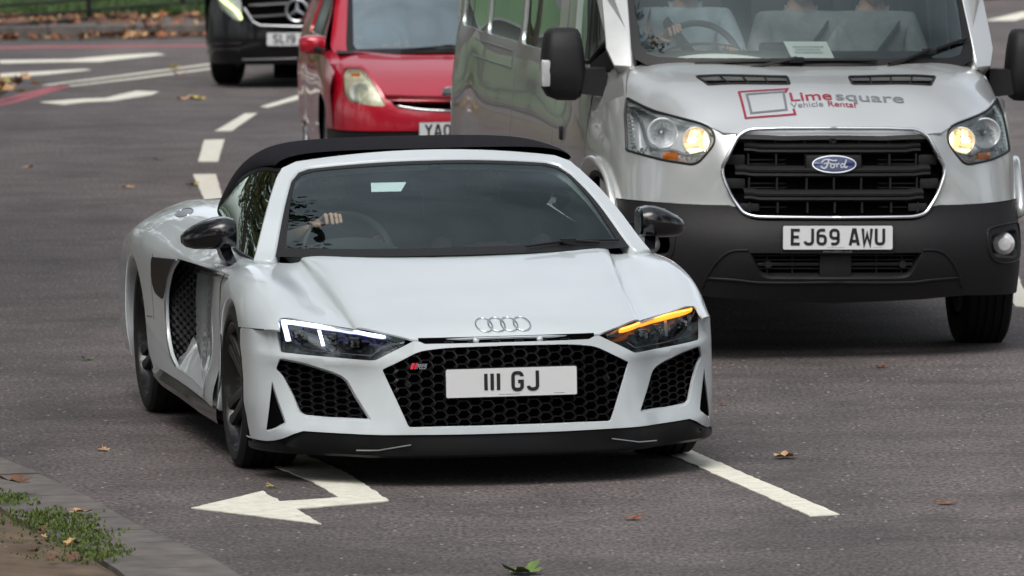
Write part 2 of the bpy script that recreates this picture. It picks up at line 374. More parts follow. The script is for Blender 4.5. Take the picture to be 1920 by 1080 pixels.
# ---------- shared car parts ----------
def make_wheel(parent,x,y,side,r,w,rr,spokes=5,double=True,rimmat='rim',steer=0.,cap=None):
    """side=+1 outer face towards +y"""
    M=Matrix.Translation((x,y,r))@Matrix.Rotation(steer,4,'Z')
    hb=MB(); hb.lathe([(-w*.2*side,.02),(-w*.2*side,rr*.72),(w*.02*side,rr*.72),(w*.02*side,.02)],36)   # brake disc
    hub=hb.xf(M).build('wheel',M_['rim'],parent)
    t=MB(); h_=w/2; pr=[(-h_*.86,rr*.985),(-h_*.98,rr+.012),(-h_*1.0,rr+(r-rr)*.45),(-h_*.95,r-.022),(-h_*.84,r-.006)]
    k=-h_*.84
    g=[-h_*.5,-h_*.17,h_*.17,h_*.5]
    for c in g: pr+=[(c-.006,r),(c-.004,r-.008),(c+.004,r-.008),(c+.006,r)]
    pr+=[(-a,b) for a,b in pr[:5][::-1]]
    t.lathe(pr,72); t.xf(M).build('tyre',M_['rubber'],hub,sharp=28)
    m=MB(); e=h_*.93*side; i=-h_*.9*side
    m.lathe([(e,rr*1.0),(e,rr*.975),(e*.9,rr*.95),(e*.55,rr*.90),(i,rr*.9)],64)
    m.lathe([(e*.62,.0005),(e*.66,.03),(e*.6,.062),(e*.3,.075),(0,.075)],32)
    n=spokes*(2 if double else 1)
    for q in range(n):
        a=2*math.pi*q/n+((.17 if q%2 else -.17) if double else 0)+.2
        da=((-.1 if q%2 else .1) if double else 0)
        ws=.022 if double else .05
        rows=[]
        for f_,rad in ((0,.055),(.35,rr*.4),(.75,rr*.75),(1,rr*.955)):
            aa=a+da*(1-f_); ww=ws*(1.25-.35*f_) if f_<1 else ws*1.3; ya=e*(.60+.32*f_**1.4); th=.035-.012*f_
            d=np.array([math.cos(aa),0,math.sin(aa)]); p=np.array([-math.sin(aa),0,math.cos(aa)])
            c=d*rad; rows.append([c+p*ww+[0,ya-th*side,0],c+p*ww*.8+[0,ya-.004*side,0],c+p*ww*.3+[0,ya,0],c-p*ww*.3+[0,ya,0],c-p*ww*.8+[0,ya-.004*side,0],c-p*ww+[0,ya-th*side,0]])
        m.grid(rows,closev=True)
    m.xf(M).build('rim',M_[rimmat],hub,sharp=40)
    if cap: MB().lathe([(e*.67,.0003),(e*.67,.028),(e*.6,.03)],24).xf(M).build('wheel_cap',M_[cap],hub)
    return hub
def number_plate(parent,txt,M,wd=.52,ht=.111,tiny=True):
    """plate in the frame M (x right, y up, z out)"""
    L=rnd([(-wd/2,-ht/2),(wd/2,-ht/2),(wd/2,ht/2),(-wd/2,ht/2)],.008,4)
    b=MB().prism(L*np.array([1.018,1.07]),.004,M,-.006); pb=b.build('plate_surround',M_['trim'],parent)
    p=MB().prism(L,.004,M,-.002).build('number_plate',M_['plate'],parent,sharp=30)
    c=MB(); plate_chars(c,txt,M@Matrix.Translation((0,.003,.0025)))
    if tiny:
        for x0,x1 in ((-.05,.03),(.17,.21)):
            k=x0
            while k<x1:
                c.add([M@Vector(v) for v in ((k,-ht/2+.007,.0026),(k+.003,-ht/2+.007,.0026),(k+.003,-ht/2+.0095,.0026),(k,-ht/2+.0095,.0026))],[(0,1,2,3)]); k+=.0052
    c.build('plate_characters',M_['ink'],p,smooth=False)
    pb.parent=p
    return p
def hexes(outline,px,pz,scale_in,depth,fn,rim=.0,deep=0.):
    """honeycomb of flat-topped cells over an outline in (y,z); fn(y,z)->x of its face"""
    L=np.asarray(outline,float); mb=MB(); lo=L.min(0)-.05; hi=L.max(0)+.05
    i0=int(math.floor(lo[0]/px)); i1=int(math.ceil(hi[0]/px)); cells=0
    for i in range(i0,i1+1):
        j0=int(math.floor(lo[1]/pz))-1; j1=int(math.ceil(hi[1]/pz))+1
        for j in range(j0,j1+1):
            cy=i*px; cz=(j+(.5 if i%2 else 0))*pz
            if not (inpoly(np.array([[cy,cz]]),L)[0] or segd(np.array([[cy,cz]]),L)[0]<.010): continue
            hx=[(cy+px*.62*a,cz+pz*.5*b) for a,b in ((1,0),(.5,1),(-.5,1),(-1,0),(-.5,-1),(.5,-1))]
            V=[]
            for s_,dx in ((1,0),(scale_in,-.0),(scale_in*.97,-depth)):
                for (y,z) in hx:
                    yy=cy+(y-cy)*s_; zz=cz+(z-cz)*s_; V.append((float(fn(yy,zz))+dx,yy,zz))
            # lower lip of every cell stands proud, as a ledge
            for k in (3+6,4+6,5+6): V[k]=(V[k][0]+rim,V[k][1],V[k][2])
            F=[]
            for r in (0,1):
                for k in range(6): F.append((r*6+k,r*6+(k+1)%6,(r+1)*6+(k+1)%6,(r+1)*6+k))
            mb.add(V,F); cells+=1
    return mb
def sheet(outline,fn,step=.03,axes='yz',off=0.):
    """flat-parametrised backing sheet over an outline; fn(a,b)-> third coordinate"""
    L=np.asarray(outline,float); lo=L.min(0); hi=L.max(0); gx,gy=np.meshgrid(np.arange(lo[0]+step/2,hi[0],step),np.arange(lo[1]+step/2,hi[1],step)); g=np.c_[gx.ravel(),gy.ravel()]
    g=g[inpoly(g,L)&(segd(g,L)>step*.4)]; P=np.vstack([L,g]); n=len(L)
    r=delaunay_2d_cdt([Vector(p) for p in P],[(i,(i+1)%n) for i in range(n)],[],0,1e-6); V=np.array([v[:] for v in r[0]]); T=np.array([f for f in r[2]]); T=T[inpoly(V[T].mean(1),L)]
    if axes=='yz': X=np.array([(fn(a,b)+off,a,b) for a,b in V])
    elif axes=='xz': X=np.array([(a,fn(a,b)+off,b) for a,b in V])
    return MB().add(X,T)

def liner(R,x,y0,y1,zc,r,n=20,low=-.10):
    """black half-round wheel housing, open below"""
    a=np.linspace(low,math.pi-low,n); m=MB().grid([[(x+r*math.cos(t),y0,zc+r*math.sin(t)),(x+r*math.cos(t),y1,zc+r*math.sin(t))] for t in a])
    k=len(m.V); m.add([(x,y0,zc)]+[(x+r*math.cos(t),y0,zc+r*math.sin(t)) for t in a],[(0,i+1,i+2) for i in range(n-1)]); return m.build('wheel_arch',M_['dark'],R)
# ---------- ground, road, markings ----------
def nodes(m): return m.node_tree,m.node_tree.nodes,m.node_tree.links
def asphalt():
    m=mat('asphalt',(.1,.09,.09),.88); t,n,l=nodes(m); b=n['Principled BSDF']
    tc=n.new('ShaderNodeTexCoord'); mp=n.new('ShaderNodeMapping'); mp.inputs['Scale'].default_value=(1,.42,1); l.new(tc.outputs['Object'],mp.inputs[0])
    def noise(s,d=2,v=mp): q=n.new('ShaderNodeTexNoise'); q.inputs['Scale'].default_value=s; q.inputs['Detail'].default_value=d; l.new(v.outputs[0] if v is mp else v.outputs['Object'],q.inputs['Vector']); return q
    def ramp(src,a,b_,c0,c1): r=n.new('ShaderNodeValToRGB'); e=r.color_ramp.elements; e[0].position=a; e[1].position=b_; e[0].color=(*c0,1); e[1].color=(*c1,1); l.new(src,r.inputs[0]); return r
    def mix(f,a,c,mode='MIX'):
        x=n.new('ShaderNodeMix'); x.data_type='RGBA'; x.blend_type=mode; 
        if isinstance(f,float): x.inputs[0].default_value=f
        else: l.new(f,x.inputs[0])
        for i,s in ((6,a),(7,c)):
            if isinstance(s,tuple): x.inputs[i].default_value=(*s,1)
            else: l.new(s,x.inputs[i])
        return x.outputs[2]
    big=noise(.33,4,tc); med=noise(2.2,5,tc); fine=noise(62,4); fin2=noise(38,3)
    base=ramp(big.outputs[0],.38,.62,(.066,.058,.056),(.096,.085,.082)).outputs[0]
    base=mix(.5,base,ramp(med.outputs[0],.3,.7,(.047,.041,.040),(.116,.103,.100)).outputs[0])
    sp=ramp(fine.outputs[0],.30,.70,(.35,.34,.35),(1.75,1.7,1.7)).outputs[0]; base=mix(1.,base,sp,'MULTIPLY')
    m2=n.new('ShaderNodeMapping'); m2.inputs['Scale'].default_value=(1.1,.05,1); m2.inputs['Rotation'].default_value=(0,0,.12); l.new(tc.outputs['Object'],m2.inputs[0]); tr=n.new('ShaderNodeTexNoise'); tr.inputs['Scale'].default_value=1.; tr.inputs['Detail'].default_value=3; l.new(m2.outputs[0],tr.inputs['Vector'])
    base=mix(1.,base,ramp(tr.outputs[0],.35,.65,(.84,.84,.85),(1.13,1.12,1.11)).outputs[0],'MULTIPLY')
    pa=noise(.9,9,tc); pa.inputs['Roughness'].default_value=.72; base=mix(1.,base,ramp(pa.outputs[0],.40,.50,(.72,.71,.72),(1.,1.,1.)).outputs[0],'MULTIPLY')
    base=mix(1.,base,ramp(fin2.outputs[0],.33,.67,(.78,.78,.78),(1.22,1.2,1.2)).outputs[0],'MULTIPLY')
    vo=n.new('ShaderNodeTexVoronoi'); vo.inputs['Scale'].default_value=34; l.new(mp.outputs[0],vo.inputs['Vector'])
    wn=n.new('ShaderNodeSeparateColor'); l.new(vo.outputs['Color'],wn.inputs[0])
    g=n.new('ShaderNodeMath'); g.operation='GREATER_THAN'; g.inputs[1].default_value=.93; l.new(wn.outputs[0],g.inputs[0])
    d=n.new('ShaderNodeMath'); d.operation='LESS_THAN'; d.inputs[1].default_value=.22; l.new(vo.outputs['Distance'],d.inputs[0])
    k=n.new('ShaderNodeMath'); k.operation='MULTIPLY'; l.new(g.outputs[0],k.inputs[0]); l.new(d.outputs[0],k.inputs[1])
    base=mix(k.outputs[0],base,(.26,.25,.24))
    l.new(base,b.inputs['Base Color'])
    bp=n.new('ShaderNodeBump'); bp.inputs['Strength'].default_value=.7; bp.inputs['Distance'].default_value=.006; l.new(fine.outputs[0],bp.inputs['Height']); l.new(bp.outputs[0],b.inputs['Normal'])
    return m
g=MB().grid([[(-300,-80,0),(300,-80,0)],[(-300,900,0),(300,900,0)]],flip=True)
road=g.build('road',asphalt(),smooth=False); tag(road,kind='structure')
_rj=random.Random(11)
def paintmat(name,c,amt=.12):
    m=vary(mat(name,c,.8),14,amt,detail=8); t,n,l=nodes(m); b=n['Principled BSDF']; src=b.inputs['Base Color'].links[0].from_socket
    tc=n.new('ShaderNodeTexCoord'); q=n.new('ShaderNodeTexNoise'); q.inputs['Scale'].default_value=30; q.inputs['Detail'].default_value=8; q.inputs['Roughness'].default_value=.75; l.new(tc.outputs['Object'],q.inputs['Vector'])
    r=n.new('ShaderNodeValToRGB'); e=r.color_ramp.elements; e[0].position=.33; e[1].position=.43; l.new(q.outputs[0],r.inputs[0]); x=n.new('ShaderNodeMix'); x.data_type='RGBA'; l.new(r.outputs[0],x.inputs[0]); x.inputs[6].default_value=(c[0]*.45,c[1]*.43,c[2]*.42,1); l.new(src,x.inputs[7]); l.new(x.outputs[2],b.inputs['Base Color']); return m
M_['line']=paintmat('road_paint',(.60,.585,.50)); M_['redline']=paintmat('red_road_paint',(.30,.085,.10),.25)
def marking(name,L,m='line',h=.004,jit=.004,step=.06):
    P=dens(np.array(L,float),step); P=P+np.array([[_rj.gauss(0,jit*.6),_rj.gauss(0,jit*1.2)] for _ in P])
    o=MB().prism(P,h,z0=.0005).build(name,M_[m],smooth=False); tag(o,kind='structure'); return o
marking('road_arrow_marking',[(-1.23,28.36),(-.98,28.99),(-.90,28.57),(-.68,28.71),(-.79,29.32),(-.92,29.82),(-1.03,30.25),(-1.10,30.55),(-.86,30.5),(-.78,30.2),(-.67,29.71),(-.57,29.12),(-.48,28.55),(-.71,28.37),(-.83,28.28),(-.72,27.71)])
for L in ([(.52,31.0),(1.11,27.81),(1.22,27.87),(.64,31.0)],[(-2.19,51.35),(-2.03,51.33),(-1.86,48.2),(-1.97,48.08)],[(-2.30,55.98),(-2.15,56.06),(-2.08,52.97),(-2.22,52.99)],[(-2.14,60.1),(-2.04,60.16),(-2.14,57.32),(-2.27,57.34)],[(-2.05,61.3),(-1.98,61.1),(-1.66,63.4),(-1.76,63.6)],
    [(.12,36.6),(.23,36.6),(.45,33.0),(.34,33.0)],[(2.9,46),(3.02,46),(2.72,39.71),(2.69,38.2),(2.59,38.3),(2.60,39.9)],[(3.35,54),(3.47,54),(3.15,49),(3.03,49)]):
    marking('lane_marking',L)
marking('road_arrow_marking',[(-3.94,62.51),(-3.71,62.0),(-3.55,62.45),(-3.33,62.62),(-3.06,63.65),(-3.02,64.25),(-3.22,64.45),(-3.31,63.95),(-3.42,63.15),(-3.63,63.05)])
marking('merge_marking',[(-4.83,70.67),(-4.22,70.85),(-3.88,70.8),(-3.34,72.38),(-3.45,72.75),(-3.82,72.3),(-4.2,71.45),(-4.88,71.4)])
marking('merge_marking',[(-5.0,67.1),(-4.22,68.0),(-3.86,68.92),(-3.94,69.15),(-4.36,68.65),(-5.0,68.0)])
for L in ([(-4.13,65.8),(-4.05,65.8),(-3.45,67.6),(-2.4,71.2),(-2.48,71.3),(-3.52,67.75)],[(-3.93,65.5),(-3.85,65.5),(-3.3,67.0),(-2.35,70.2),(-2.43,70.3),(-3.37,67.15)]): marking('edge_marking',L)
for d in (0,.16): marking('red_line_marking',[(-6.2,51),(-6.1,51),(-4.28+d,62.54),(-3.92+d*.4,65.5),(-4.0+d*.4,65.7),(-4.37+d,62.54)],'redline')
marking('red_line_marking',[(-14,74.3),(3,74.45),(3,74.8),(-14,74.8)],'redline')
for a,b in (((5.05,79.3),(8.0,92.5)),): marking('edge_marking',[(a[0],a[1]),(a[0]+.32,a[1]),(b[0]+.32,b[1]),(b[0],b[1])])
# --- near verge: granite kerb band, soil and grass
M_['granite']=vary(mat('granite_kerb',(.105,.094,.086),.85),9,.3,bump=.3,bscale=160,coord='Object')
def slab(name,L,h,m,kind='structure',z0=0.0):
    o=MB().prism(np.array(L,float),h,z0=z0).build(name,m,smooth=False); tag(o,kind=kind); return o
ko=curve([(-.30,22.0),(-.66,24.0),(-1.01,26.08),(-1.18,26.76),(-1.42,27.63),(-1.61,28.48),(-1.88,29.52),(-2.1,30.33),(-2.9,34),(-4.3,42),(-5.3,52),(-4.75,60),(-4.35,64.3),(-4.55,65.4),(-6,66.2),(-14,66.8)],6)
tn=np.gradient(ko,axis=0); tn/=np.linalg.norm(tn,axis=1)[:,None]; nl=np.c_[-tn[:,1],tn[:,0]]
kw=np.interp(ko[:,1],[22,31,36,70],[.40,.40,.22,.22]); ki=ko+nl*kw[:,None]
kb=MB(); seg=[]; n=len(ko); d=np.r_[0,np.cumsum(np.linalg.norm(np.diff(ko,axis=0),axis=1))]; 
V=[];F=[]
dd=np.arange(0,d[-1],.45); 
O_=np.c_[np.interp(dd,d,ko[:,0]),np.interp(dd,d,ko[:,1])]; I_=np.c_[np.interp(dd,d,ki[:,0]),np.interp(dd,d,ki[:,1])]
hk=.035
for i in range(len(dd)-1):
    g_=.008/.45; a0=O_[i]+(O_[i+1]-O_[i])*g_; b0=I_[i]+(I_[i+1]-I_[i])*g_; hh=hk+_rj.uniform(-.003,.003)
    o_=a0+(b0-a0)*0; q=[a0,O_[i+1],I_[i+1],b0]; k=len(V)
    V+=[(p[0],p[1],0.0) for p in q]+[(p[0],p[1],hh-(.012 if j in (0,1) else 0)) for j,p in enumerate(q)]+[(q[0][0]+(q[3][0]-q[0][0])*.04,q[0][1]+(q[3][1]-q[0][1])*.04,hh),(q[1][0]+(q[2][0]-q[1][0])*.04,q[1][1]+(q[2][1]-q[1][1])*.04,hh)]
    F+=[(k,k+1,k+5,k+4),(k+1,k+2,k+6,k+9,k+5),(k+2,k+3,k+7,k+6),(k+3,k,k+4,k+8,k+7),(k+4,k+5,k+9,k+8),(k+8,k+9,k+6,k+7)]
kerb=kb.add(V,F).build('kerb',M_['granite'],smooth=False); tag(kerb,kind='structure')
jb=MB().grid([[(a[0],a[1],.02) for a in O_+(I_-O_)*.03],[(a[0],a[1],.02) for a in I_]]).build('kerb_joint',mat('joint_dirt',(.035,.03,.026),.95),smooth=False); tag(jb,kind='structure')
M_['soil']=vary(mat('soil',(.10,.068,.042),.95),7,.45,bump=.6,bscale=60)
sb=MB(); rows=[]
for j,w in enumerate((0,.08,.25,.6,1.9,6,30)):
    rows.append([(p[0]+q[0]*w,p[1]+q[1]*w,.015+(.03 if w>0 else .0)+.05*min(1,w/.6)+_rj.uniform(-.012,.012)*(w<2)) for p,q in zip(ki,nl)])
# keep the far-left part of the verge simple
vb=MB().grid([[tuple(p) for p in r] for r in rows[:5]]).build('verge',M_['soil'],smooth=True); tag(vb,kind='structure')
M_['turf']=vary(mat('turf',(.022,.036,.012),.95),5,.5,bump=.5,bscale=80)
lw=slab('lawn',[(-3.4,24),(-3.9,30.5),(-4.8,36),(-6.2,43),(-7.2,47),(-30,47),(-60,-60),(-2.2,-60),(-2.2,20)],.06,M_['turf'])
# --- far kerb, paved strip, bank of grass behind the rail
farkerb=slab('far_kerb',[(-60,75.6),(2.2,76.9),(2.2,77.25),(-60,75.95)],.13,M_['granite'])
slab('far_path',[(-60,75.95),(2.2,77.25),(2.2,80.4),(-60,78.9)],.10,vary(mat('setts',(.085,.074,.066),.85),16,.5,bump=.8,bscale=30))
gb=MB().grid([[(-60,77.6,.09),(1.8,79.2,.09)],[(-60,82,.12),(1.8,86,.14)],[(-60,110,.5),(1.8,115,.5)],[(-60,220,.6),(1.8,240,.6)]],flip=True).build('park_lawn',vary(mat('park_grass',(.034,.066,.016),.95),2.5,.55,bump=.5,bscale=20),smooth=True); tag(gb,kind='structure')
# ---------- sports car: surfaces (metres; x forward from the front axle, y to its left, z up) ----------
_pl=[(1.085,0),(1.083,.15),(1.062,.3),(1.04,.4),(.995,.5),(.935,.57),(.868,.63),(.815,.70),(.755,.77),(.695,.83),(.655,.862),(.60,.893),(.54,.920),(.45,.942),(.33,.952)]
_bz=[.10,.17,.205,.24,.30,.37,.44,.475,.50,.525,.57,.65,.74]
_bdx=[float(v) for v in np.interp(_bz,[.10,.20,.30,.40,.50,.57,.65,.74],[.02,.027,.015,0,-.02,-.038,-.06,-.10])]
_bdy=[float(v) for v in np.interp(_bz,[.10,.20,.30,.40,.50,.57,.65,.74],[-.02,-.008,0,0,0,-.003,-.012,-.05])]
_bsc=[float(v) for v in np.interp(_bz,[.10,.17,.205,.24,.30,.37,.44,.475,.50,.525,.57],[0,.012,.016,.004,-.014,-.018,-.012,.002,.013,.004,0])]   # ledge under the lamp, lip at the bottom, hollow between
_B=[[(x+dx*np.clip((x-.4)/.3,0,1)+sc*float(np.interp(y,[.45,.54,.86,.93],[0,1,1,0])),y+dy*np.clip((y-.6)/.3,0,1),z) for z,dx,dy,sc in zip(_bz,_bdx,_bdy,_bsc)] for x,y in _pl]
_bu=np.r_[0,np.cumsum([np.hypot(_pl[i+1][0]-_pl[i][0],_pl[i+1][1]-_pl[i][1]) for i in range(len(_pl)-1)])]
_B=[[(x,-y,z) for x,y,z in _B[1]]]+_B; _bu=np.r_[-_bu[1],_bu]
SB=Surf(_bu,_bz,_B)                       # front bumper face, left half
# upper body: columns from the centre line over the wing crest down to the sill, keyed along x
_hx=[1.10,1.03,.95,.85,.72,.6,.45,.3,.1,-.1,-.3,-.6,-1.0,-1.4,-1.8,-2.1,-2.35,-2.6,-2.85,-3.1,-3.4,-3.6]
_cz=[ # (y keys, z keys)
 ([(0,0)],[(1.1,.52),(1.03,.57),(.95,.612),(.85,.64),(.6,.695),(.3,.755),(0,.812),(-.2,.85),(-.6,.86),(-2,.9),(-2.5,.93),(-3.1,.925),(-3.6,.84)]),
 ([(0,.2)],[(1.1,.52),(1.03,.568),(.95,.61),(.85,.638),(.6,.692),(.3,.752),(0,.81),(-.2,.85),(-.6,.86),(-2,.9),(-2.5,.93),(-3.1,.925),(-3.6,.84)]),
 ([(0,.4)],[(1.1,.53),(1.0,.572),(.95,.592),(.85,.624),(.6,.683),(.3,.742),(0,.803),(-.2,.85),(-.6,.86),(-2,.9),(-2.5,.93),(-3.1,.925),(-3.6,.84)]),
 ([(1.1,.54),(.3,.57),(-.2,.62),(-3.6,.6)],[(1.1,.52),(.9,.596),(.85,.608),(.6,.668),(.3,.728),(0,.792),(-.2,.838),(-.6,.86),(-1.4,.9),(-2,.925),(-2.6,.935),(-3.2,.9),(-3.6,.85)]),
 ([(1.1,.565),(.3,.598),(-.2,.65),(-3.6,.64)],[(1.1,.505),(.9,.583),(.85,.595),(.6,.647),(.3,.706),(0,.778),(-.2,.838),(-.6,.855),(-1.4,.892),(-2,.922),(-2.6,.934),(-3.2,.896),(-3.6,.84)]),
 ([(1.1,.62),(.6,.66),(.3,.67),(-.2,.70),(-3.6,.68)],[(1.1,.50),(.85,.60),(.72,.625),(.6,.646),(.45,.676),(.3,.706),(.1,.755),(-.1,.812),(-.2,.835),(-.3,.838),(-.6,.835),(-1.4,.88),(-2,.918),(-2.4,.932),(-2.8,.93),(-3.2,.89),(-3.6,.83)]),
 ([(1.1,.70),(.7,.76),(.45,.775),(-.5,.79),(-3.6,.76)],[(1.1,.46),(.85,.585),(.72,.623),(.6,.66),(.45,.705),(.3,.745),(.1,.790),(-.1,.815),(-.2,.83),(-.3,.825),(-.6,.814),(-1.0,.828),(-1.4,.848),(-2,.89),(-2.4,.915),(-2.8,.91),(-3.2,.865),(-3.6,.8)]),
 ([(1.1,.80),(.7,.845),(.3,.86),(-.3,.86),(-.7,.85),(-1.4,.845),(-2,.86),(-2.5,.875),(-3,.86),(-3.6,.82)],[(1.1,.42),(.85,.55),(.72,.608),(.6,.645),(.45,.70),(.3,.748),(.1,.792),(-.1,.808),(-.3,.802),(-.6,.797),(-1.0,.802),(-1.4,.815),(-2,.85),(-2.4,.876),(-2.8,.868),(-3.2,.82),(-3.6,.75)]),
 ([(1.1,.87),(.7,.895),(.3,.918),(-.3,.912),(-.7,.905),(-1.4,.905),(-2,.93),(-2.5,.955),(-3,.94),(-3.6,.88)],[(1.1,.38),(.85,.50),(.72,.56),(.6,.60),(.45,.65),(.3,.705),(.1,.755),(-.1,.775),(-.3,.77),(-.6,.767),(-1.0,.77),(-1.4,.775),(-2,.80),(-2.4,.825),(-2.8,.815),(-3.2,.765),(-3.6,.7)]),
 ([(1.1,.90),(.7,.915),(.3,.948),(-.3,.942),(-.7,.935),(-1.4,.935),(-2,.965),(-2.5,.992),(-3,.975),(-3.6,.91)],[(1.1,.34),(.7,.50),(.45,.58),(.3,.62),(.1,.67),(-.1,.70),(-.3,.705),(-.6,.708),(-1.0,.71),(-1.4,.715),(-2,.72),(-2.4,.735),(-2.8,.725),(-3.2,.68),(-3.6,.62)]),
 ([(1.1,.90),(.7,.915),(.3,.953),(-.3,.945),(-.7,.925),(-1.4,.92),(-2,.965),(-2.5,.993),(-3,.98),(-3.6,.92)],[(1.1,.30),(.6,.44),(.1,.52),(-3.6,.52)]),
 ([(1.1,.90),(.7,.915),(.3,.952),(-.3,.945),(-.7,.925),(-1.4,.925),(-2,.965),(-2.5,.985),(-3,.975),(-3.6,.92)],[(1.1,.22),(0,.36),(-3.6,.36)]),
 ([(1.1,.90),(.7,.91),(.3,.945),(-.3,.945),(-.7,.945),(-1.4,.945),(-2,.955),(-2.5,.965),(-3,.95),(-3.6,.9)],[(1.1,.14),(0,.22),(-3.6,.22)]),
 ([(1.1,.88),(.7,.89),(.3,.93),(-.3,.935),(-1.4,.935),(-2.5,.94),(-3.6,.87)],[(0,.14)])]
_hx=sorted(_hx)
_hv=list(range(len(_cz)))
_HP=np.zeros((len(_hx),len(_cz),3)); 
for j,(yk,zk) in enumerate(_cz):
    _HP[:,j,0]=_hx; _HP[:,j,1]=lin(yk,_hx); _HP[:,j,2]=lin(zk,_hx)
_HP[:,0:4,2]+=lin([(1.03,0),(.95,.003),(.85,.008),(.6,.017),(.3,.030),(0,.042),(-.2,.028),(-.6,0)],_hx)[:,None]
_HP[:,4,2]+=.5*lin([(1.03,0),(.95,.003),(.85,.008),(.6,.017),(.3,.030),(0,.042),(-.2,.028),(-.6,0)],_hx)
for j in range(len(_cz)):
  for c in (1,2):   # light smoothing along the car
        q=_HP[:,j,c].copy(); _HP[1:-1,j,c]=.25*q[:-2]+.5*q[1:-1]+.25*q[2:]
_m=_HP[:,1:2].copy(); _m[...,1]*=-1; _HP=np.concatenate([_m,_HP],1); _hv=[-1]+_hv
SH=Surf(_hx,_hv,_HP)                      # bonnet, wing and flank, left half; u = x
# windscreen + header + pillars: u across (y-ish), v up
_wu=[-1.25,-1,-.6,-.2,.2,.6,1,1.25]
_wv=[-.15,0,.33,.66,1,1.18]
_W=[]
for u in _wu:
    row=[]
    for v in _wv:
        hw=lin([(-.15,.772),(0,.748),(1,.585),(1.18,.555)],v); a=min(abs(u),1.25)
        y=hw*np.sign(u)*a
        xb=.05-.235*min(a,1.3)**2; xt=-.69-.045*a*a
        zb=.851-.004*a; zt=1.185-.036*a*a
        x=xb+(xt-xb)*v; z=zb+(zt-zb)*v+.022*np.sin(np.pi*np.clip(v,0,1))
        row.append((x,y,z))
    _W.append(row)
SW=Surf(_wu,_wv,_W)
